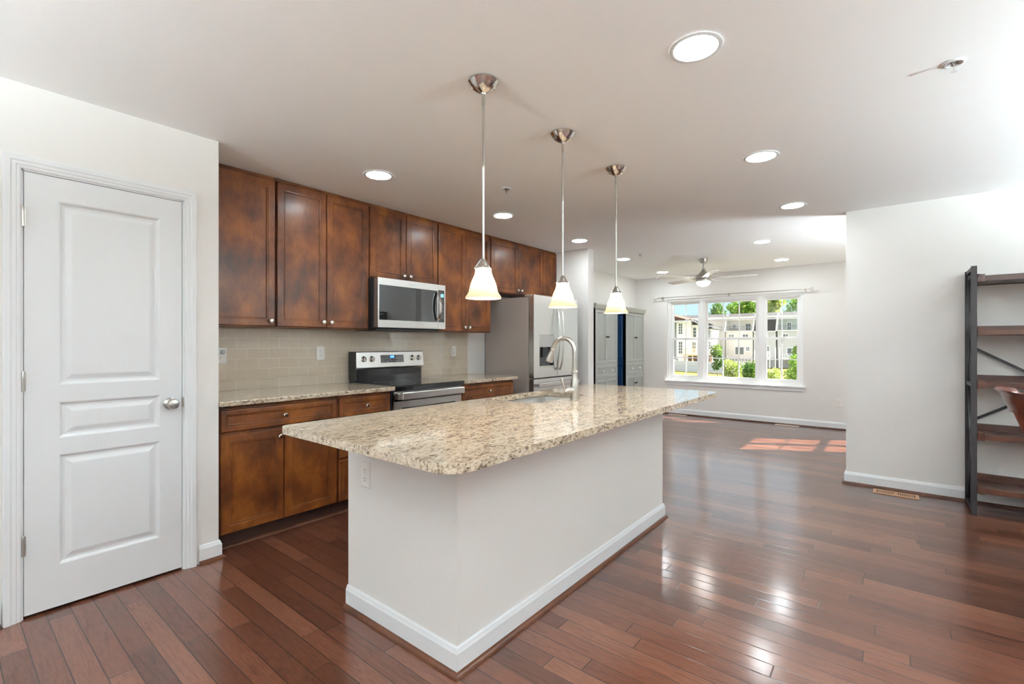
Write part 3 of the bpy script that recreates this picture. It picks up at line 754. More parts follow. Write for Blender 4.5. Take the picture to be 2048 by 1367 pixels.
b = MB(); b.prism([(panY(1.080)-.0015, 1.080), (panY(1.150)-.0015, 1.150), (panY(1.150)+.004, 1.150), (panY(1.080)+.004, 1.080)], lambda a, c, d: (d, a, c), 2.580, 2.838)
b.build('touch_panel', M['glassblack'], bg_)
b = MB(); b.prism([(panY(1.120)-.0025, 1.120), (panY(1.147)-.0025, 1.147), (panY(1.147)+.002, 1.147), (panY(1.120)+.002, 1.120)], lambda a, c, d: (d, a, c), 2.684, 2.731)
b.build('clock_display', M['lcd'], bg_)
b = MB()
for (xs_, zs_) in (((2.602, 2.628, 2.655), (1.139, 1.116, 1.092)), ((2.788, 2.812), (1.139, 1.116, 1.092)), ((2.695, 2.720, 2.760), (1.092,)), ((2.758,), (1.128, 1.116))):
    for x in xs_:
        for z in zs_: b.box(x-.007, x+.007, panY(z)-.003, panY(z)-.001, z-.0022, z+.0022)
b.build('key_lettering', M['mark'], bg_)
def text_mesh(txt, size, name, mat, parent, loc, rot, extrude=.0003):
    c = bpy.data.curves.new(name, 'FONT'); c.body = txt; c.size = size; c.extrude = extrude; c.align_x = 'CENTER'; c.align_y = 'CENTER'
    o = bpy.data.objects.new(name+'_tmp', c); C.objects.link(o)
    bpy.context.view_layer.update()
    me = bpy.data.meshes.new_from_object(o.evaluated_get(bpy.context.evaluated_depsgraph_get()))
    bpy.data.objects.remove(o)
    m2 = bpy.data.objects.new(name, me); C.objects.link(m2); me.materials.clear(); me.materials.append(mat)
    m2.parent = parent; m2.location = Vector(loc)-wloc(parent); m2.rotation_euler = rot
    return m2
text_mesh('6:48', .020, 'clock_digits', M['lcdt'], bg_, (2.7075, panY(1.1335)-.0032, 1.1335), (PI/2, 0, 0))
for x in (2.403, 2.487, 2.945, 3.020):
    k_ = MB(); z = 1.117; y = panY(z)
    k_.lathe([(.0255, 0), (.0255, -.004), (.0215, -.007), (.0195, -.020), (.018, -.024), (0, -.024)], (x, y+.001, z), 28, 'y')
    k_.box(x-.0045, x+.0045, y-.036, y-.020, z-.0195, z+.0195)
    k_.build('knob', M['chrome'], rg, True)
OY = 3.092
b = MB(); rect_ring(b, FY(OY+.023), (RX0+.004, RX1-.002, .215, .845), (RX0+.085, RX1-.080, .33, .735), 0, .023)
b.box(RX0+.004, RX1-.002, OY+.010, OY+.023, .215, .845)
od = b.build('oven_door', M['steel'], rg)
b = MB(); b.box(RX0+.084, RX1-.079, OY+.002, OY+.011, .329, .736); b.build('oven_window', M['glassblack'], od)
b = MB(); b.box(RX0+.004, RX1-.002, OY-.0, OY+.023, .785, .868); b.build('door_rail', M['steel'], od, bevel=.002)
hb = MB(); hb.box(RX0+.055, RX1-.006, OY-.052, OY-.030, .800, .862); hb.build('oven_handle', M['steel'], od, bevel=.008, seg=3)
MB().box(RX0+.014, RX0+.058, OY-.045, OY+.001, .806, .856).build('handle_bracket', M['steel'], od, bevel=.003)
MB().box(RX1-.045, RX1-.010, OY-.034, OY+.001, .806, .856).build('handle_bracket', M['steel'], od, bevel=.003)
b = MB(); b.box(RX0+.004, RX1-.002, OY, OY+.023, .045, .205); b.build('storage_drawer', M['steel'], rg, bevel=.003)

# ---- refrigerator
fg = thing('refrigerator', 'stainless french-door refrigerator with water dispenser and taupe side panel', 'refrigerator', (4.56, 3.4, 0))
GX0, GX1, GY = 4.105, 5.015, 3.015
b = MB(); b.box(GX0+.004, GX1-.004, GY+.075, 3.725, .03, 1.765); b.build('cabinet_body', M['fridgeside'], fg, bevel=.004)
GM = 4.566
for nm_, a, c in (('door', GX0, GM-.003), ('door', GM+.003, GX1)):
    b = MB()
    if a == GX0:
        rect_ring(b, FY(GY+.062), (a, c, .878, 1.785), (4.212, 4.492, .985, 1.352), 0, .062)
        b.box(4.212, 4.492, GY+.055, GY+.062, .985, 1.352)
    else: b.box(a, c, GY, GY+.062, .878, 1.785)
    dd = b.build('door', M['steelv'], fg)
    if a == GX0:
        MB().box(4.213, 4.491, GY+.001, GY+.055, 1.215, 1.351).build('dispenser_panel', pm('pale_dispenser_panel', (.55, .55, .54), .12, .6), dd)
        q = MB(); q.box(4.213, 4.491, GY+.048, GY+.055, .986, 1.215); q.box(4.213, 4.221, GY+.002, GY+.055, .986, 1.215); q.box(4.483, 4.491, GY+.002, GY+.055, .986, 1.215)
        q.build('dispenser_recess', pm('dark_dispenser', (.07, .07, .075), .3, .5), dd)
        q = MB(); q.box(4.213, 4.491, GY-.002, GY+.05, .986, 1.005); q.build('drip_tray', M['steel'], dd)
        q = MB(); q.box(4.30, 4.40, GY+.02, GY+.046, 1.10, 1.214); q.build('dispenser_nozzle', M['blackmatte'], dd)
    hx = GM-.040 if a == GX0 else GM+.040
    P = []
    for i in range(15):
        t = -1+2*i/14; P.append((hx, GY-.006-.058*(1-t*t)**.75, 1.335+t*.385))
    hh = MB(); n_ = 4; vs_ = []; fs = []
    for i, p in enumerate(P):
        for dx_, dy_ in ((-.011, -.007), (.011, -.007), (.011, .007), (-.011, .007)): vs_.append((p[0]+dx_, p[1]+dy_, p[2]))
    for i in range(14):
        for k in range(4): k2 = (k+1) % 4; fs.append((i*4+k, i*4+k2, i*4+4+k2, i*4+4+k))
    fs += [(0, 1, 2, 3), (56, 57, 58, 59)]
    hh.add(vs_, fs).build('door_handle', M['steelv'], dd, True, bevel=.003)
b = MB(); b.box(GX0, GX1, GY, GY+.062, .10, .862); fz = b.build('freezer_drawer', M['steelv'], fg, bevel=.004)
hh = MB(); hh.box(GX0+.03, GX1-.03, GY-.052, GY-.030, .775, .822); hh.box(GX0+.035, GX0+.06, GY-.035, GY+.002, .780, .818); hh.box(GX1-.06, GX1-.035, GY-.035, GY+.002, .780, .818)
hh.build('drawer_handle', M['steel'], fz, bevel=.006)
M['hcov'] = pm('tan_hinge_cover', (.33, .25, .21), .4)
MB().box(GX0-.004, GX0+.05, GY+.02, GY+.12, 1.766, 1.790).build('hinge_cover', M['hcov'], fg, bevel=.003)
MB().box(GX1-.05, GX1, GY+.02, GY+.12, 1.766, 1.790).build('hinge_cover', M['hcov'], fg, bevel=.003)
MB().box(GX0+.02, GX1-.02, GY+.08, 3.7, .0, .09).build('kick_grille', M['blackmatte'], fg)

# ---- pendants
def pendant(x, y, label):
    r = thing('pendant_light', label, 'pendant light', (x, y, 2.44), 'pendant lights in a line over the island')
    MB().lathe([(.068, -.001), (.069, -.006), (.064, -.012), (.056, -.024), (.040, -.038), (.022, -.048), (.012, -.053), (.009, -.060), (0, -.060)], (0, 0, 0), 40).build('ceiling_canopy', M['chrome'], r, True, local=True)
    for a in (-.9, 2.2):
        MB().lathe([(.004, 0), (.0045, -.004), (.003, -.007), (0, -.008)], (.050*math.cos(a), .050*math.sin(a), -.026), 10).build('canopy_screw', M['chrome'], r, True, local=True)
    q = MB(); q.lathe([(.0075, -.058), (.0075, -.105), (.0052, -.108), (.0052, -.38), (.0062, -.383), (.0062, -.392), (.0052, -.395), (.0052, -.808)], (0, 0, 0), 14); q.build('rod', M['nickel'], r, True, local=True)
    f = MB(); f.lathe([(.0065, -.795), (.0085, -.802), (.0135, -.806), (.020, -.818), (.027, -.832), (.030, -.838), (.035, -.841), (.036, -.846), (.033, -.848), (0, -.848)], (0, 0, 0), 32)
    for k in range(3):
        a = 2*PI*k/3+.4; f.bar((.012*math.cos(a), .012*math.sin(a), -.803), (.038*math.cos(a), .038*math.sin(a), -.842), .003, .003)
        f.lathe([(0, -.008), (.0035, -.005), (.0035, .003), (0, .005)], (.038*math.cos(a), .038*math.sin(a), -.842), 8)
    f.build('shade_holder', M['nickel'], r, True, local=True)
    pr = [(.0350, -.843), (.0362, -.850), (.0378, -.864), (.0430, -.880), (.0510, -.897), (.0575, -.914), (.0620, -.932), (.0655, -.948), (.0715, -.960), (.0788, -.969), (.0812, -.975), (.0804, -.9795), (.0780, -.979),
          (.0690, -.964), (.0625, -.949), (.0590, -.933), (.0545, -.915), (.0480, -.898), (.0400, -.881), (.0348, -.865), (.0332, -.850)]
    MB().lathe(pr, (0, 0, 0), 40, cap=False).build('lamp_shade', M['shade'], r, True, local=True)
    MB().lathe([(.010, -.849), (.012, -.862), (.013, -.870), (.022, -.890), (.026, -.908), (.022, -.926), (.012, -.936), (0, -.939)], (0, 0, 0), 20).build('bulb', M['bulb'], r, True, local=True)
    return r
PX = ((1.572, 'pendant light with glass bell shade closest to the pantry, first over the island'), (2.241, 'middle one of the three glass bell pendants over the island'), (2.910, 'glass bell pendant closest to the living room end of the island'))
p0 = pendant(PX[0][0], 1.437, PX[0][1])
for x, lb in PX[1:]:
    p = p0.copy(); C.objects.link(p); p.location = (x, 1.444+(.006 if x > 2.5 else 0), 2.44); p['label'] = lb
    for ch in list(p0.children):
        c = ch.copy(); C.objects.link(c); c.parent = p
def point(name, loc, w_, col, rad):
    d = bpy.data.lights.new(name, 'POINT'); d.energy = w_; d.color = col; d.shadow_soft_size = rad
    o = bpy.data.objects.new(name, d); C.objects.link(o); o.location = loc

# ---- recessed lights
def recessed(x, y, label, size=1.0):
    r = thing('recessed_light', label, 'ceiling light', (x, y, H), 'recessed ceiling lights')
    MB().lathe([(.102, -.0005), (.101, -.003), (.092, -.0055), (.084, -.0045), (.082, -.0015)], (0, 0, 0), 48, cap=False).build('trim_ring', M['trim'], r, True, local=True)
    MB().lathe([(.083, -.0030), (.060, -.0040), (.0, -.0045)], (0, 0, 0), 48).build('lens', M['lens'], r, True, local=True)
    return r
RL = [(1.925, .612, 'large round recessed light in the kitchen ceiling, the biggest and most overhead of all'),
 (3.310, .647, 'round recessed light of the seating-side row, second from the camera'),
 (4.662, .667, 'round recessed light just before the corner of the shelf wall, third in its row'),
 (6.096, 1.181, 'recessed living room light between the shelf wall corner and the fan'),
 (7.588, 1.222, 'recessed living room light beside the fan, above the window side of the ceiling'),
 (1.984, 2.811, 'round recessed light in front of the tall wall cabinets by the pantry'),
 (3.341, 2.808, 'round recessed light above the kitchen aisle in front of the microwave cabinets'),
 (4.712, 2.808, 'round recessed light above the refrigerator front'),
 (6.143, 2.946, 'small-looking recessed light behind the last pendant rod, near the grey cupboards'),
 (7.681, 2.981, 'most distant recessed light, over the far corner behind the fan blades'),
 (.60, .612, 'added recessed light over the near end of the room, out of the view'),  # unseen, added as extra light
 (-.75, .612, 'added recessed light further back in the entry area, out of the view'),  # another unseen light added behind the camera
 (-.30, -1.10, 'recessed light over the near end of the dining area, out of the view'),
 (1.90, -1.60, 'added recessed light over the middle of the dining area, out of the view'),  # unseen, added to brighten the dining side
 (4.25, -1.45, 'recessed light close to the shelf wall, out of the view')]
rl0 = recessed(*RL[0])
for x, y, lb in RL[1:]:
    p = rl0.copy(); C.objects.link(p); p.location = (x, y, H); p['label'] = lb
    for ch in list(rl0.children):
        c = ch.copy(); C.objects.link(c); c.parent = p

# ---- uplights added out of view to brighten the ceiling
def uplighter(x, y, label, gm='fill', dz=0):
    r = thing('added_uplight', label, 'added uplight', (x, y, 0), 'added unseen uplights')
    MB().lathe([(.14, 0), (.14, .012), (.05, .022), (.012, .03)], (0, 0, 0), 32).build('base', M['nickel'], r, True, local=True)
    MB().lathe([(.011, .02), (.011, 1.66-dz)], (0, 0, 0), 12).build('pole', M['nickel'], r, True, local=True)
    MB().lathe([(.02, 1.64), (.07, 1.66), (.13, 1.70), (.175, 1.77), (.170, 1.77), (.125, 1.71), (.06, 1.675), (0, 1.67)], (0, 0, -dz), 36).build('lamp_shade', M['nickel'], r, True, local=True)
    MB().lathe([(.150, 1.755), (0, 1.757)], (0, 0, -dz), 32).build('lit_diffuser', M[gm], r, True, local=True)
    return r
uplighter(-1.9, 1.6, 'added unseen uplight behind the viewpoint on the pantry side', 'fill4')
uplighter(-1.6, -1.8, 'added unseen uplight behind the viewpoint by the near windows')
uplighter(2.6, -2.5, 'added unseen uplight in the dining area beside the near windows')
uplighter(4.35, -2.45, 'added unseen uplight in the dining corner by the shelf wall', 'fill3')
uplighter(5.75, -.36, 'added unseen uplight behind the shelf wall in the living room', 'fill2', .75)

# ---- sprinklers
def sprinkler(x, y, label):
    r = thing('sprinkler_head', label, 'sprinkler', (x, y, H), 'ceiling fire sprinklers')
    MB().lathe([(.040, -.0005), (.039, -.004), (.030, -.007), (.022, -.004)], (0, 0, 0), 32, cap=False).build('escutcheon', M['trim'], r, True, local=True)
    q = MB(); q.lathe([(.010, 0), (.010, -.012), (.006, -.014)], (0, 0, 0), 12)
    for s_ in (-1, 1): q.bar((s_*.009, 0, -.012), (s_*.002, 0, -.034), .003, .004)
    q.build('frame_arm', M['nickel'], r, True, local=True)
    MB().lathe([(.002, -.032), (.013, -.036), (.013, -.038), (0, -.038)], (0, 0, 0), 12).build('deflector', M['trim'], r, True, local=True)
    return r
sp0 = sprinkler(2.770, 2.298, 'ceiling sprinkler beside the first pendant rod, in front of the microwave cabinet')
for x, y, lb in ((5.935, 2.609, 'small ceiling sprinkler between the last pendant and the fan'), (2.711, -.202, 'ceiling sprinkler over the dining side, above the bookshelf wall')):
    p = sp0.copy(); C.objects.link(p); p.location = (x, y, H); p['label'] = lb
    for ch in list(sp0.children):
        c = ch.copy(); C.objects.link(c); c.parent = p

# ---- ceiling fan
fn = thing('ceiling_fan', 'brushed nickel ceiling fan with five pale blades and a lit bowl in the living room', 'ceiling fan', (6.811, 2.057, H))
MB().lathe([(.062, -.001), (.062, -.010), (.058, -.020), (.045, -.055), (.040, -.062), (0, -.062)], (0, 0, 0), 32).build('ceiling_canopy', M['nickel'], fn, True, local=True)
MB().lathe([(.0125, -.055), (.0125, -.150)], (0, 0, 0), 16).build('downrod', M['nickel'], fn, True, local=True)
MB().lathe([(.016, -.135), (.020, -.150), (.034, -.175), (.060, -.205), (.090, -.232), (.108, -.250), (.116, -.262), (.112, -.280), (.100, -.290), (.102, -.305), (.098, -.322), (.092, -.325), (0, -.325)], (0, 0, 0), 40).build('motor_housing', M['nickel'], fn, True, local=True)
MB().lathe([(.092, -.324), (.090, -.338), (.078, -.358), (.055, -.376), (.028, -.386), (0, -.388)], (0, 0, 0), 36).build('light_bowl', M['fanlens'], fn, True, local=True)
for k in range(5):
    ang = math.radians(128.95+6+72*k); ca, sa = math.cos(ang), math.sin(ang)
    pitch = math.radians(12)
    def bp(r_, w_, t): # along radius, across
        x = r_*ca - w_*math.cos(pitch)*sa; y = r_*sa + w_*math.cos(pitch)*ca
        return (x, y, -.272+w_*math.sin(pitch)+t)
    b = MB(); ol = [(.16, -.045), (.30, -.058), (.60, -.068), (.665, -.060), (.672, .020), (.640, .066), (.30, .056), (.16, .045)]
    n_ = len(ol); vs_ = [bp(a, c, .003) for a, c in ol]+[bp(a, c, -.003) for a, c in ol]
    fs = [tuple(range(n_)), tuple(range(n_, 2*n_))[::-1]]+[(i, (i+1) % n_, n_+(i+1) % n_, n_+i) for i in range(n_)]
    bo = b.add(vs_, fs).build('blade', M['fanblade'], fn, local=True)
    b = MB(); b.add([bp(.09, -.018, .004), bp(.20, -.028, .007), bp(.20, .028, .007), bp(.09, .018, .004), bp(.09, -.018, -.004), bp(.20, -.028, -.005), bp(.20, .028, -.005), bp(.09, .018, -.004)],
        [(0, 1, 2, 3), (7, 6, 5, 4), (0, 4, 5, 1), (1, 5, 6, 2), (2, 6, 7, 3), (3, 7, 4, 0)])
    b.build('blade_iron', M['nickel'], bo, local=True)

# ---- curtain rod
cr_ = thing('curtain_rod', 'thin bronze curtain rod with glass knob finials above the triple window', 'curtain rod', (XW-.085, 2.12, 2.066))
RXc = XW-.085
MB().tube([(RXc, .975, 2.066), (RXc, 3.275, 2.066)], .0065, 12).build('rod', pm('bronze_rod', (.42, .37, .34), .4, .8), cr_, True)
for s_, y0 in ((1, 3.275), (-1, .975)):
    MB().lathe([(.010, 0), (.012, s_*.006), (.007, s_*.012), (.014, s_*.022), (.026, s_*.036), (.030, s_*.050), (.024, s_*.062), (.010, s_*.066), (0, s_*.066)], (RXc, y0, 2.066), 20, 'y').build('finial', pm('clear_acrylic', (.74, .72, .70), .12, .35), cr_, True)
for y0 in (1.02, 2.10, 3.22):
    b = MB(); b.bar((XW, y0, 2.058), (RXc, y0, 2.058), .008, .008); b.box(XW-.004, XW, y0-.015, y0+.015, 2.03, 2.09); b.build('bracket', M['nickel'], cr_)

# ---- floor registers
def register(nm, label, x0, x1, y0, y1, n, mat):
    r = thing(nm, label, 'floor vent', ((x0+x1)/2, (y0+y1)/2, 0))
    MB().box(x0+.02, x1-.02, y0+.02, y1-.02, .0004, .0012).build('duct_opening', M['ventdark'], r)
    q = MB(); q.box(x0, x0+.026, y0, y1, .0005, .006); q.box(x1-.026, x1, y0, y1, .0005, .006); q.box(x0+.026, x1-.026, y0, y0+.024, .0005, .006); q.box(x0+.026, x1-.026, y1-.024, y1, .0005, .006)
    ym = (y0+y1)/2; q.box(x0+.026, x1-.026, ym-.008, ym+.008, .0005, .0058)
    q.build('vent_frame', mat, r, bevel=.001)
    q = MB()
    for i in range(1, n):
        y = y0+.024+(y1-y0-.048)*i/n; q.box(x0+.026, x1-.026, y-.0035, y+.0035, .001, .0055)
    q.build('louver', mat, r)
    return r
register('floor_register', 'tan wooden floor register by the baseboard of the shelf wall', 4.995, 5.125, -.170, .128, 20, M['ventwood'])
register('floor_register', 'beige floor register under the triple window near the outlet', 8.14, 8.27, 1.09, 1.41, 20, pm('beige_register', (.55, .42, .34), .4))
register('floor_register', 'beige floor register at the far corner of the window wall, half behind the island top', 8.15, 8.28, 2.77, 3.09, 20, pm('beige_register_two', (.55, .42, .34), .4))

# ================================================================== GREY CUPBOARDS
def cupboard(x0, x1, label, navy):
    Y0 = 3.335; r = thing('tall_cupboard', label, 'cupboard', ((x0+x1)/2, 3.53, 0), 'grey cupboards in the living room')
    g = M['greycab']
    b = MB(); b.box(x0+.02, x1-.02, Y0+.022, YL-.02, .0, 1.765); b.box(x0, x0+.02, Y0, Y0+.05, 0, 1.765); b.box(x1-.02, x1, Y0, Y0+.05, 0, 1.765)
    b.box(x0+.02, x1-.02, Y0+.004, Y0+.03, .935, .957); b.box(x0+.02, x1-.02, Y0+.004, Y0+.03, .725, .750); b.box(x0+.02, x1-.02, Y0+.004, Y0+.03, 0, .09); b.box(x0+.02, x1-.02, Y0+.004, Y0+.03, 1.75, 1.765)
    b.build('carcass', g, r)
    b = MB(); b.prism([(0, 0), (-.012, .0), (-.018, .02), (-.03, .055), (-.03, .072), (.0, .072)], lambda a, c, d: (d, Y0+a, 1.765+c), x0-.03, x1+.03)
    b.box(x0-.03, x1+.03, Y0, YL-.02, 1.765, 1.837)
    b.build('cornice', g, r)
    # side panels: frame and panel
    for xs, s in ((x0, -1), (x1, 1)):
        q = MB(); fr = lambda u, v, d, xs=xs, s=s: (xs+s*(-.0+d)-s*.02, u, v)
        q.front(Y0+.002, YL-.02, .945, 1.762, [(0, 0), (0, .020), (.050, .020), (.056, .012), (.066, .012), (.076, .016)], fr)
        q.front(Y0+.002, YL-.02, .002, .942, [(0, 0), (0, .020), (.050, .020), (.056, .012), (.066, .012), (.076, .016)], fr)
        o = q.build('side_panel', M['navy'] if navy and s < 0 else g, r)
        if navy and s < 0: o['label'] = 'grey side panel with navy blue shade in its colour'
    def bead(u0, u1, v0, v1, nm, kn):
        q = MB(); q.front(u0, u1, v0, v1, [(0, 0), (0, .018), (.003, .020), (.038, .020), (.042, .010)], FY(Y0+.022))
        n = max(2, round((u1-u0-.084)/.026)); a = u0+.042; wd = (u1-u0-.084)/n
        for i in range(n): q.box(a+i*wd+.002, a+(i+1)*wd-.002, Y0+.0095, Y0+.0125, v0+.042, v1-.042)
        o = q.build(nm, g, r)
        for (kx, kz) in kn: MB().lathe([(.006, 0), (.006, -.010), (.014, -.016), (.016, -.022), (.010, -.028), (0, -.029)], (kx, Y0+.002, kz), 14, 'y').build('knob', M['whiteknob'] if nm == 'drawer' else M['shelfmetal'], o, True)
    xm = (x0+x1)/2
    bead(x0+.022, xm-.002, .960, 1.748, 'door', [(xm-.028, 1.35)]); bead(xm+.002, x1-.022, .960, 1.748, 'door', [(xm+.028, 1.35)])
    bead(x0+.022, x1-.022, .752, .932, 'drawer', [(xm-.15, .842), (xm+.15, .842)])
    bead(x0+.022, xm-.002, .092, .722, 'door', [(xm-.028, .60)]); bead(xm+.002, x1-.022, .092, .722, 'door', [(xm+.028, .60)])
    return r
cupboard(6.045, 6.745, 'grey beadboard cupboard directly beyond the white wall end by the refrigerator', False)
cupboard(7.045, 7.745, 'grey beadboard cupboard with its shaded side coloured navy, closer to the triple window', True)

# ================================================================== BOOKSHELF
bs = thing('bookshelf', 'open etagere bookshelf with dark metal posts and five walnut tray shelves', 'bookshelf', (4.97, -.93, 0))
SX0, SX1, SY0, SY1 = 4.785, 5.145, -1.40, -.448
for y in (SY1, SY0):
    for x, nm in ((SX0, 'post'), (SX1, 'post')):
        MB().box(x-.0, x+.030, y-.032, y, 0.0, 1.822).build('post', M['shelfmetal'], bs, bevel=.002)
    q = MB()
    for z0, z1 in ((1.792, 1.822), (.935, .965), (.015, .045)): q.box(SX0+.03, SX1, y-.026, y-.006, z0, z1)
    q.build('side_rung', M['shelfmetal'], bs, bevel=.001)
    q = MB()
    for (za, zb) in ((.965, 1.792), (.045, .935)):
        q.bar((SX0+.03, y-.016, za), (SX1, y-.016, zb), .008, .014); q.bar((SX0+.03, y-.016, zb), (SX1, y-.016, za), .008, .014)
    q.build('side_brace', M['shelfmetal'], bs)
q = MB(); xb = SX1+.012
q.bar((xb, SY1-.03, 1.235), (xb, SY0+.00, .645), .020, .010, (1, 0, 0)); q.bar((xb+.006, SY1-.03, .645), (xb+.006, SY0, 1.235), .020, .010, (1, 0, 0))
q.build('back_brace', M['shelfmetal'], bs)
for z in (1.742, 1.352, .972, .592, .205):
    q = MB(); q.box(SX0+.012, SX1+.02, SY0, SY1-.034, z-.030, z-.012)
    q.box(SX0+.004, SX0+.020, SY0, SY1-.034, z-.034, z+.006)
    q.box(SX1+.004, SX1+.020, SY0, SY1-.034, z-.034, z+.040)
    q.box(SX0+.02, SX1+.004, SY1-.048, SY1-.034, z-.034, z+.022); q.box(SX0+.02, SX1+.004, SY0, SY0+.014, z-.034, z+.022)
    so = q.build('shelf', M['shelfwood'], bs, bevel=.0015)
    q = MB()
    for y0 in (SY1-.072, ):
        q.box(SX0-.006, SX0+.022, y0, y0+.040, z-.040, z+.016)
    q.build('shelf_bracket', M['shelfwood'], so, bevel=.002)

# ================================================================== DINING CHAIRS
def dining_chair(loc, rz, label):
    """built with the seat towards -Y; back at y=0"""
    r = thing('dining_chair', label, 'chair', loc, 'mahogany dining chairs', rz)
    m_ = M['chairwood']
    def B(mb, nm, par=r, **k): return mb.build(nm, m_, par, local=True, **k)
    # rear legs (with stile above seat)
    for s_ in (-1, 1):
        B(MB().tube([(s_*.19, -.03, 0), (s_*.19, .0, .25), (s_*.19, .0, .45), (s_*.195, .015, .60), (s_*.205, .075, .80), (s_*.21, .125, .94)], [.016, .019, .021, .018, .015, .012], 10), 'rear_leg', smooth=True)
        B(MB().tube([(s_*.20, -.40, 0), (s_*.205, -.405, .44)], [.015, .021], 10), 'front_leg', smooth=True)
        B(MB().tube([(s_*.19, -.02, .20), (s_*.20, -.40, .20)], .009, 8), 'stretcher', smooth=True)
    B(MB().tube([(-.19, -.21, .20), (.19, -.21, .20)], .009, 8), 'stretcher', smooth=True)
    q = MB(); q.prism([(x, y) for x, y in rrect(-.235, .235, -.44, .015, [.06, .06, .03, .03], 5)], lambda a, c, d: (a, c, d), .440, .472); B(q, 'seat', bevel=.008)
    # curved crest rail leaning back
    n_ = 22; vs_ = []; fs = []
    def arc(t): return .095*(1-t*t)   # bulge towards +Y
    secs = [(.0, .0), (.020, .004), (.055, .020), (.088, .036), (.104, .048), (.108, .062), (.102, .070), (.094, .064), (.084, .050), (.050, .034), (.018, .018), (.0, .014)]
    for i in range(n_+1):
        t = -1+2*i/n_; x = t*.232; y0 = .090+arc(t)*.95-.045
        hgt = 1.0-.10*abs(t)**3
        for (dz, dy) in secs: vs_.append((x, y0+dy+.006, .885+dz*1.2*hgt))
    m2 = len(secs)
    for i in range(n_):
        for k in range(m2): k2 = (k+1) % m2; fs.append((i*m2+k, i*m2+k2, (i+1)*m2+k2, (i+1)*m2+k))
    fs.append(tuple(range(m2))); fs.append(tuple(range(n_*m2, (n_+1)*m2)))
    B(MB().add(vs_, fs), 'crest_rail', smooth=True)
    for i in range(8):
        t = -.80+1.6*i/7; x = t*.21
        B(MB().bar((x*.92, -.012, .465), (x, .055+arc(t)*.93-.005, .912), .016, .009, (1, 0, 0)), 'back_slat', bevel=.001)
    return r
c0 = dining_chair((3.715, -.652, 0), 0, 'mahogany slat-back dining chair in front of the bookshelf, the more distant of two')
c1 = dup(c0, (3.145, -.682, 0), 'second mahogany dining chair, only a sliver of its crest rail at the frame edge')

# ================================================================== OUTDOORS
GZ = -3.6
def noise_mat(name, c0, c1, scale, rough=.9, detail=4.0, stops=(.35, .65), bd=0):
    m, nt, b = nmat(name)
    n = N(nt, 'ShaderNodeTexNoise', Scale=scale, Detail=detail); L(nt, worldpos(nt), n.inputs['Vector'])
    r = ramp(nt, n.outputs[0], [(stops[0], c0), (stops[1], c1)]); L(nt, r.outputs[0], b.inputs['Base Color']); b.inputs['Roughness'].default_value = rough
    b.inputs['Specular IOR Level'].default_value = .1
    if bd: bump(nt, b, n.outputs[0], bd)
    return m
M['lawn'] = noise_mat('dry_lawn_grass', (.065, .075, .018), (.10, .088, .030), .35)
def siding(name, col, pitch=.2):
    m, nt, b = nmat(name)
    g = nt.nodes.new('ShaderNodeNewGeometry'); s_ = nt.nodes.new('ShaderNodeSeparateXYZ'); L(nt, g.outputs['Position'], s_.inputs[0])
    a = nt.nodes.new('ShaderNodeMath'); a.operation = 'DIVIDE'; L(nt, s_.outputs['Z'], a.inputs[0]); a.inputs[1].default_value = pitch
    f = nt.nodes.new('ShaderNodeMath'); f.operation = 'FRACT'; L(nt, a.outputs[0], f.inputs[0])
    r = ramp(nt, f.outputs[0], [(0, tuple(c*.78 for c in col)), (.14, col), (1, tuple(min(1, c*1.03) for c in col))]); L(nt, r.outputs[0], b.inputs['Base Color'])
    b.inputs['Roughness'].default_value = .8; return m
M['s_cream'] = siding('cream_siding', (.74, .70, .66)); M['s_beige'] = siding('pale_beige_siding', (.66, .61, .58)); M['s_grey'] = siding('light_grey_siding', (.50, .50, .505))
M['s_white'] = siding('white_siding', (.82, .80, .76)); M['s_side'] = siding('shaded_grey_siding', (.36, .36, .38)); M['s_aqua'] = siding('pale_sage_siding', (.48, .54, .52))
M['roofg'] = noise_mat('grey_shingles', (.030, .030, .033), (.050, .050, .053), 3.0); M['roofb'] = noise_mat('brown_shingles', (.07, .04, .032), (.11, .065, .05), 3.0)
M['etrim'] = pm('white_exterior_trim', (.80, .80, .80), .6); M['epane'] = pm('dark_exterior_pane', (.10, .12, .13), .2); M['rail'] = pm('dark_balcony_rail', (.12, .12, .13), .5)
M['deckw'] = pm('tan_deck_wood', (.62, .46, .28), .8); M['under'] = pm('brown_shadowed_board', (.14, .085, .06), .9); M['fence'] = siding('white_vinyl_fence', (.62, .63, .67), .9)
M['awning'] = pm('red_canvas', (.62, .05, .07), .8)
def leafmat(name, c0, c1, c2):
    m = bpy.data.materials.new(name); m.use_nodes = True; nt = m.node_tree; nt.nodes.clear()
    o = nt.nodes.new('ShaderNodeOutputMaterial'); d = nt.nodes.new('ShaderNodeBsdfDiffuse'); t = nt.nodes.new('ShaderNodeBsdfTranslucent')
    n = N(nt, 'ShaderNodeTexNoise', Scale=.9, Detail=3.0); L(nt, worldpos(nt), n.inputs['Vector'])
    r = ramp(nt, n.outputs[0], [(.32, c0), (.52, c1), (.68, c2)])
    L(nt, r.outputs[0], d.inputs[0]); L(nt, r.outputs[0], t.inputs[0])
    a = nt.nodes.new('ShaderNodeMixShader'); a.inputs[0].default_value = .45; L(nt, d.outputs[0], a.inputs[1]); L(nt, t.outputs[0], a.inputs[2]); L(nt, a.outputs[0], o.inputs[0])
    return m
M['leaf'] = leafmat('bright_green_leaf', (.07, .17, .02), (.17, .30, .05), (.30, .42, .10))
M['leafd'] = leafmat('deep_green_leaf', (.03, .09, .02), (.08, .16, .03), (.18, .25, .06))
M['leafy'] = leafmat('yellow_green_leaf', (.12, .20, .03), (.25, .32, .07), (.45, .46, .20))
M['bark'] = pm('grey_bark', (.22, .18, .14), .9)
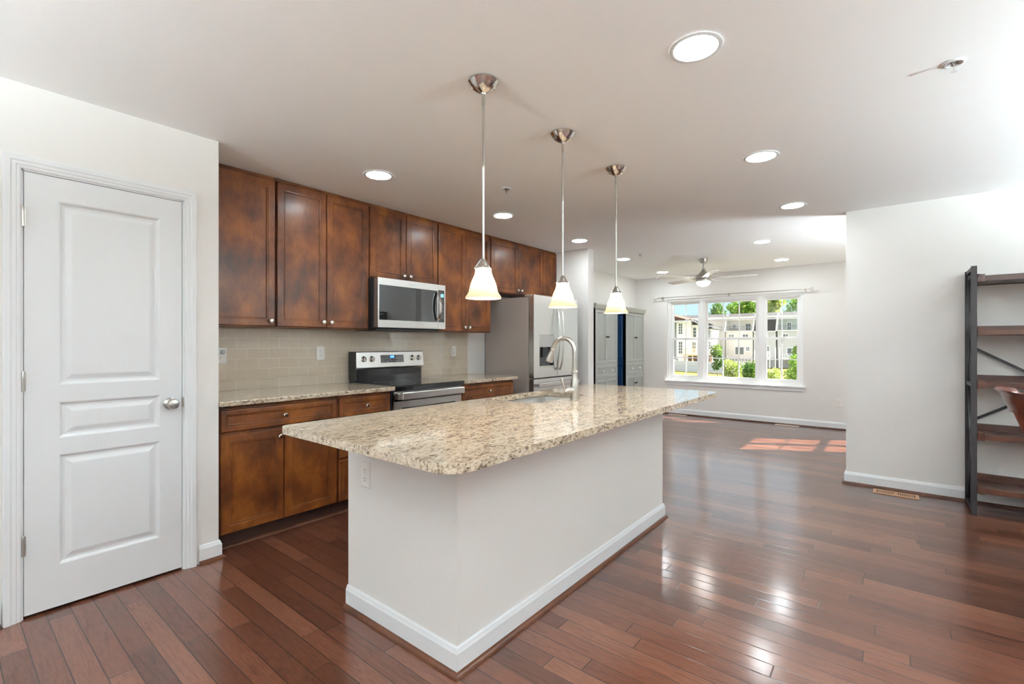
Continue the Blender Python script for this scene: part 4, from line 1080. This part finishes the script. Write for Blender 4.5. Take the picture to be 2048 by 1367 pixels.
g_ = MB().box(XW+.3, 190, -60, 110, GZ-.3, GZ).build('ground', M['lawn']); tag(g_, kind='structure')
MB_ = MB().box(-60, XW, -60, 110, GZ-.3, GZ-.02).build('ground_near', M['lawn']); tag(MB_, kind='structure'); MB_.name = 'ground'

def ext_window(root, X, y0, y1, z0, z1, nx=2, nz=2, fw=.12, nm='window'):
    q = MB(); f = FX(X, -1); rect_ring(q, f, (y0-fw, y1+fw, z0-fw, z1+fw), (y0, y1, z0, z1), 0, .09)
    for i in range(1, nx): y = y0+(y1-y0)*i/nx; q.prism([(y-.035, z0), (y+.035, z0), (y+.035, z1), (y-.035, z1)], f, .02, .06)
    for i in range(1, nz): z = z0+(z1-z0)*i/nz; q.prism([(y0, z-.03), (y1, z-.03), (y1, z+.03), (y0, z+.03)], f, .02, .06)
    o = q.build(nm, M['etrim'], root)
    MB().box(X-.03, X-.005, y0, y1, z0, z1).build('pane', M['epane'], o)
    return o
def railing(root, X, y0, y1, z0, z1, mat, step=.16, t=.03):
    q = MB(); q.box(X-.03, X+.03, y0, y1, z1-.06, z1); q.box(X-.03, X+.03, y0, y1, z0, z0+.06)
    n = int((y1-y0)/step)
    for i in range(n+1): y = y0+(y1-y0)*i/n; q.box(X-.015, X+.015, y-t/2, y+t/2, z0, z1)
    return q.build('balcony_railing', mat, root)

# ---- row of town houses straight across
FXX = 105.0
def townhouse(y0, y1, label, wall, kind):
    r = thing('townhouse', label, 'house', (FXX+5, (y0+y1)/2, GZ), 'town houses across the lawn')
    b = MB(); b.box(FXX, FXX+11, y0, y1, GZ, 3.62)
    b.build('lower_wall', wall, r)
    if kind != 'mansard':
        MB().box(FXX+2.2, FXX+11, y0, y1, 3.62, 6.35).build('upper_wall', M['s_cream'] if kind == 'cream' else M['s_aqua'], r)
        MB().box(FXX-.15, FXX+2.2, y0, y1, 3.60, 3.80).build('balcony_floor', M['etrim'], r)
        railing(r, FXX, y0+.1, y1-.1, 3.80, 4.72, M['rail'])
    b = MB(); b.box(FXX-.2, FXX+11, y0, y1, 6.32, 6.70); b.build('fascia', M['etrim'], r)
    b = MB(); b.prism([(FXX-.3, 6.70), (FXX+5.5, 7.65), (FXX+11.3, 6.70)], lambda a, c, d: (a, d, c), y0, y1); b.build('roof', M['roofg'], r)
    return r
tA = townhouse(27.35, 41, 'cream town house at the end of the row, half hidden by the white gabled house', M['s_cream'], 'cream')
ext_window(tA, FXX, 28.6, 29.4, 2.30, 3.25); ext_window(tA, FXX+2.2, 30.5, 31.4, 4.2, 5.3)
tB = townhouse(22.05, 27.2, 'beige town house with a balcony bench and a wide sliding window', M['s_beige'], 'cream')
ext_window(tB, FXX, 25.6, 26.6, 2.05, 3.0); ext_window(tB, FXX, 22.9, 23.9, 2.05, 3.0)
ext_window(tB, FXX, 23.7, 25.3, -1.10, .42, 2, 1); ext_window(tB, FXX, 21.95+.7, 23.25, -.30, .42, 2, 2, .16)
ext_window(tB, FXX+2.2, 22.9, 23.8, 3.85, 5.25); ext_window(tB, FXX+2.2, 25.8, 26.3, 4.0, 5.1)
MB().box(FXX-.6, FXX-.1, 24.7, 26.4, 3.80, 4.30).build('balcony_bench', M['rail'], tB)
b = MB()
for i in range(7): b.box(FXX-.03, FXX+.01, 22.5+i*.62, 22.8+i*.62, -2.35, -2.12)
b.build('foundation_vent', M['epane'], tB)
tC = townhouse(17.9, 21.85, 'grey town house with a steep mansard roof and white deck', M['s_grey'], 'mansard')
b = MB(); b.prism([(FXX-.25, 3.62), (FXX+1.9, 6.32), (FXX+11, 6.32), (FXX+11, 3.62)], lambda a, c, d: (a, d, c), 17.9, 21.85); b.build('mansard_slope', M['roofg'], tC)
MB().box(FXX-.35, FXX+.05, 17.9, 21.85, 3.45, 3.66).build('eave', M['etrim'], tC)
ext_window(tC, FXX, 19.35, 20.2, 2.2, 3.0); ext_window(tC, FXX, 19.1, 19.75, -.35, .55)
ext_window(tC, FXX, 20.55, 21.3, 2.2, 3.0)
MB().box(FXX-2.5, FXX, 18.4, 21.3, -1.85, -1.65).build('deck_floor', M['etrim'], tC)
railing(tC, FXX-2.5, 18.4, 21.3, -1.65, -.70, M['etrim'], .45, .05)
for y in (18.5, 21.2): MB().box(FXX-2.6, FXX-2.4, y-.1, y+.1, GZ, -.2).build('deck_post', M['etrim'], tC)
tD = townhouse(7.5, 17.6, 'sage and grey town house with a covered upper balcony, last one visible in the row', M['s_grey'], 'sage')
ext_window(tD, FXX, 14.35, 15.9, -1.05, .25, 2, 1); ext_window(tD, FXX, 15.8, 16.6, 2.1, 3.0); ext_window(tD, FXX+2.2, 15.6, 16.2, 3.85, 5.3)
MB().box(FXX-2.5, FXX, 12, 16.9, -1.85, -1.65).build('deck_floor', M['etrim'], tD)
railing(tD, FXX-2.5, 12, 16.9, -1.65, -.75, M['etrim'], .45, .05)
for y in (16.8, 17.5): MB().box(FXX-2.6, FXX-2.4, y-.1, y+.1, GZ, .4).build('deck_post', M['etrim'], tD)
# dividing fins between balconies
def fin(y, label):
    o = MB(); o.prism([(FXX-.5, 3.6), (FXX+.35, 3.6), (FXX+2.1, 7.25), (FXX+1.4, 7.25)], lambda a, c, d: (a, d, c), y-.14, y+.14)
    o.prism([(FXX+.3, 3.6), (FXX+2.3, 3.6), (FXX+2.3, 6.9), (FXX+1.9, 6.9)], lambda a, c, d: (a, d, c), y-.10, y+.10)
    return tag(o.build('dividing_wall', M['etrim']), label, 'wall', 'sloping white walls between balconies')
fin(27.27, 'sloping white wall between the cream and the beige balconies')
fin(21.95, 'sloping white wall between the beige balcony and the mansard roof')
q = fin(17.75, 'sloping wall between the mansard roof and the sage balcony')

# ---- white gabled house, nearer
HX = 92.0
h = thing('gabled_house', 'white two-gabled house with brown roof and tan deck behind the fence', 'house', (HX+5, 31.5, GZ))
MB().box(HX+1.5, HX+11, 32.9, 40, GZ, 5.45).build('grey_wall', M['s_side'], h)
MB().box(HX, HX+11, 30.1, 32.9, GZ, 5.35).build('white_wall', M['s_white'], h)
MB().box(HX+.6, HX+11, 29.0, 30.1, GZ, 4.75).build('white_wall', M['s_white'], h)
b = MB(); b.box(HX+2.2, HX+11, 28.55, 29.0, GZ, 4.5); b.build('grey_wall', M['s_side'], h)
b = MB(); b.prism([(40.5, 8.6), (30.6, 5.75), (30.6, 5.45), (40.5, 5.45)], lambda a, c, d: (d, a, c), HX-.5, HX+10); b.build('roof', M['roofb'], h)
MB().box(HX-.6, HX+1, 30.2, 40.5, 5.30, 5.62).build('fascia', M['etrim'], h)
b = MB(); b.prism([(30.4, 5.75), (28.3, 4.35), (28.3, 4.55), (30.4, 5.95)], lambda a, c, d: (d, a, c), HX-.1, HX+10); b.prism([(30.4, 5.7), (30.4, 5.9), (28.4, 5.3), (28.4, 5.1)], lambda a, c, d: (d, a, c), HX+1.6, HX+10); b.build('roof_gable', M['roofg'], h)
for z0, z1 in ((2.9, 5.0), (-.9, 1.5)):
    ext_window(h, HX, 31.75, 32.45, z0+.1, z1, 2, 4, .08)
ext_window(h, HX+.6, 29.3, 29.9, 2.4, 4.2, 1, 3, .08); ext_window(h, HX+.6, 29.4, 30.0, -.6, 1.4, 2, 3, .08)
ext_window(h, HX, 32.95-.35, 32.85, -2.4, -1.75, 1, 1, .04)
MB().box(HX-2.6, HX+.5, 27.9, 30.7, -1.12, -.92).build('deck_floor', M['deckw'], h)
railing(h, HX-2.6, 27.9, 30.7, -.92, .28, M['deckw'], .2, .08)
MB().box(HX-.2, HX+.4, 27.9, 30.6, GZ, -1.12).build('deck_skirting', M['under'], h)
for y in (28.0, 29.0, 30.6): MB().box(HX-2.6, HX-2.4, y-.1, y+.1, GZ, -1.1).build('deck_post', M['deckw'], h)
MB().box(HX+6, HX+11, 27.9, 28.55, GZ, 4.1).build('white_wall', M['s_white'], h)
b = MB(); b.prism([(28.8, 4.1), (27.6, 4.1), (27.8, 4.35), (28.8, 4.9)], lambda a, c, d: (d, a, c), HX+5.6, HX+11); b.build('roof_gable', M['roofg'], h)
for z0, z1 in ((2.4, 3.7), (.1, 1.5)): ext_window(h, HX+6, 28.12, 28.50, z0, z1, 2, 3, .06)
MB().box(HX+5.9, HX+6, 27.95, 28.5, GZ, -1.2).build('brick_base', pm('brown_brick', (.30, .17, .12), .9), h)
u = thing('patio_umbrella', 'closed red patio umbrella standing on the tan deck', 'umbrella', (HX-1.5, 28.3, -.92))
MB().lathe([(.03, 0), (.03, 2.4)], (0, 0, 0), 8).build('pole', M['rail'], u, local=True)
MB().lathe([(.16, .75), (.20, 1.0), (.10, 2.1), (.03, 2.45)], (0, 0, 0), 12).build('canopy', M['awning'], u, True, local=True)

# ---- fence
fe = thing('vinyl_fence', 'long white vinyl privacy fence across the lawn before the houses', 'fence', (82, 31, GZ))
for i in range(8):
    y0 = 37-i*2.45; xx = 84.5-i*.85
    MB().bar((xx, y0, GZ+.92), (xx-.85, y0-2.45, GZ+.92), .06, 1.75).build('fence_panel', M['fence'], fe)
    MB().box(xx-.09, xx+.09, y0-.09, y0+.09, GZ, GZ+1.95).build('fence_post', M['etrim'], fe)
bp_ = thing('utility_board', 'brown wooden post board standing before the white fence', 'post', (80.5, 30.35, GZ))
MB().box(80.45, 80.55, 30.2, 30.75, GZ, GZ+2.1).build('board', M['under'], bp_)
MB().box(80.4, 80.6, 30.75, 30.85, GZ, GZ+2.15).build('post', M['under'], bp_)

# ---- trees and shrubs
def foliage(name, label, cat, base, blobs, n, ls, mat, trunk=None, group=None, flowers=0):
    rnd = random.Random(hash(label) % 1000 if False else sum(map(ord, label)))
    r = thing(name, label, cat, base, group)
    q = MB()
    tot = sum(b_[3]*b_[4]*b_[5] for b_ in blobs)
    for (bx, by, bz, rx, ry, rz) in blobs:
        k = int(n*rx*ry*rz/tot)
        for _ in range(k):
            v = Vector((rnd.gauss(0, 1), rnd.gauss(0, 1), rnd.gauss(0, 1))).normalized()*(rnd.random()**.4)
            lump = 1+.22*math.sin(5*v.x+7*v.y+bx)*math.cos(6*v.z+by)
            c = Vector((bx+v.x*rx*lump, by+v.y*ry*lump, bz+v.z*rz*lump))
            a = Vector((rnd.gauss(0, 1), rnd.gauss(0, 1), rnd.gauss(0, 1))).normalized(); e = a.cross(Vector((rnd.random(), rnd.random(), .3))).normalized()
            s_ = ls*(.6+.8*rnd.random()); q.add([c-a*s_, c-e*s_*.55, c+a*s_, c+e*s_*.55], [(0, 1, 2, 3)])
    q.build('foliage', mat, r, local=True)
    if trunk:
        t = MB(); hgt, rad = trunk
        t.tube([(0, 0, 0), (.1, .05, hgt*.4), (-.05, .1, hgt*.75), (.0, .0, hgt)], [rad, rad*.8, rad*.6, rad*.3], 8)
        for (bx, by, bz, rx, ry, rz) in blobs: t.tube([(0, 0, hgt*.55), (bx*.5, by*.5, (hgt*.55+bz)/2), (bx, by, bz)], [rad*.45, rad*.3, rad*.12], 6)
        t.build('trunk', M['bark'], r, True, local=True)
    if flowers:
        t = MB()
        for _ in range(flowers):
            bx, by, bz, rx, ry, rz = rnd.choice(blobs); v = Vector((-abs(rnd.gauss(0, 1)), rnd.gauss(0, 1), rnd.gauss(0, 1)*.7+.2)).normalized()
            c = Vector((bx+v.x*rx, by+v.y*ry, bz+v.z*rz)); t.lathe([(0, -.07*ls*6), (.11*ls*6, 0), (0, .07*ls*6)], c, 6)
        t.build('blossom', M['etrim'], r, local=True)
    return r
TG = 'trees beyond the town houses'
foliage('tree', 'tall leafy tree standing behind the beige balcony, beside the open blue sky', 'tree', (127, 35.0, GZ), [(0, 0, 12.2, 1.8, 1.5, 3.2), (0, 1.3, 11, 1.6, 1.2, 1.6), (0, -1.2, 11.2, 1.6, 1.3, 2.0)], 1500, .30, M['leafd'], (11, .3), TG)
foliage('tree', 'slim sparse tree rising near the second grille bar of the middle window unit', 'tree', (136, 32.8, GZ), [(0, 0, 13.8, 1.5, 1.3, 2.8), (0, .4, 11.0, 1.5, 1.2, 1.6), (0, 1.6, 14.5, 1, .9, .9)], 900, .28, M['leaf'], (12, .25), TG)
foliage('tree', 'broad bright green tree filling the last top pane of the middle window unit', 'tree', (125, 27.4, GZ), [(0, 0, 13.0, 2.2, 2.3, 3.2), (0, -1.4, 13.4, 2, 1.6, 2.8), (0, 1.4, 12.2, 2, 1.5, 2.4)], 2600, .32, M['leaf'], (12, .35), TG)
foliage('tree', 'yellow green tree at the first top pane of the narrow window unit by the outlet', 'tree', (123, 21.7, GZ), [(0, 0, 13.0, 2, 1.7, 3.4), (0, -1.3, 14.8, 1.8, 1.6, 2.0), (0, 1.0, 12, 2, 1.6, 2.6)], 2000, .32, M['leafy'], (12, .3), TG)
foliage('tree', 'tall airy tree with sky showing through, at the outer top window corner', 'tree', (131, 17.8, GZ), [(0, 0, 13.2, 2.5, 2.4, 3.8), (0, -2.6, 14.6, 2.2, 2, 3.2), (0, 1.9, 11.6, 2, 1.4, 1.6)], 1900, .30, M['leaf'], (12, .35), TG)
SG = 'shrubs in the garden below the window'
foliage('flowering_tree', 'small white-flowering tree standing in front of the white fence', 'tree', (62, 17.0, GZ), [(0, .1, 3.7, .9, .75, 1.1), (0, -.15, 2.6, .8, .65, .9), (0, .2, 1.9, .6, .5, .6)], 2600, .10, M['leafd'], (3.4, .07), None, 40)
foliage('garden_shrub', 'flowering bright shrub beside the small tree, below the middle window unit', 'shrub', (50, 12.35, GZ), [(0, .3, 2.3, .8, .60, 1.0), (0, .1, 1.0, .9, .85, 1.1), (0, -.45, 2.1, .7, .55, .9)], 4200, .075, M['leafy'], None, SG, 70)
foliage('garden_shrub', 'dark green rounded shrub under the last lower pane of the middle window unit', 'shrub', (45, 9.6, GZ), [(0, .2, 2.3, .8, .50, 1.0), (0, 0, 1.0, .8, .65, 1.1), (0, -.35, 2.6, .6, .35, .8)], 3600, .075, M['leafd'], None, SG)
foliage('garden_shrub', 'pale blossoming shrub just outside the narrow window unit near the outlet', 'shrub', (30, 5.25, GZ), [(0, .15, 2.5, .5, .35, .8), (0, .0, 1.3, .5, .42, 1.0), (0, -.12, 3.0, .4, .28, .5)], 4200, .050, M['leafy'], None, SG, 40)
foliage('garden_shrub', 'dense green bush at the outer lower corner of the window', 'shrub', (34, 4.75, GZ), [(0, .15, 2.2, .6, .45, 1.2), (0, -.35, 2.6, .6, .42, 1.1), (0, -.1, 3.6, .5, .38, .6)], 4600, .055, M['leaf'], None, SG)
foliage('garden_shrub', 'light green sapling in front of the sage balcony house', 'shrub', (70, 9.45, GZ), [(0, 0, 3.6, .7, .65, 1.0), (0, -.5, 4.9, .6, .55, 1.1), (0, .35, 2.6, .7, .6, .7)], 2600, .09, M['leaf'], (3.8, .05), SG)
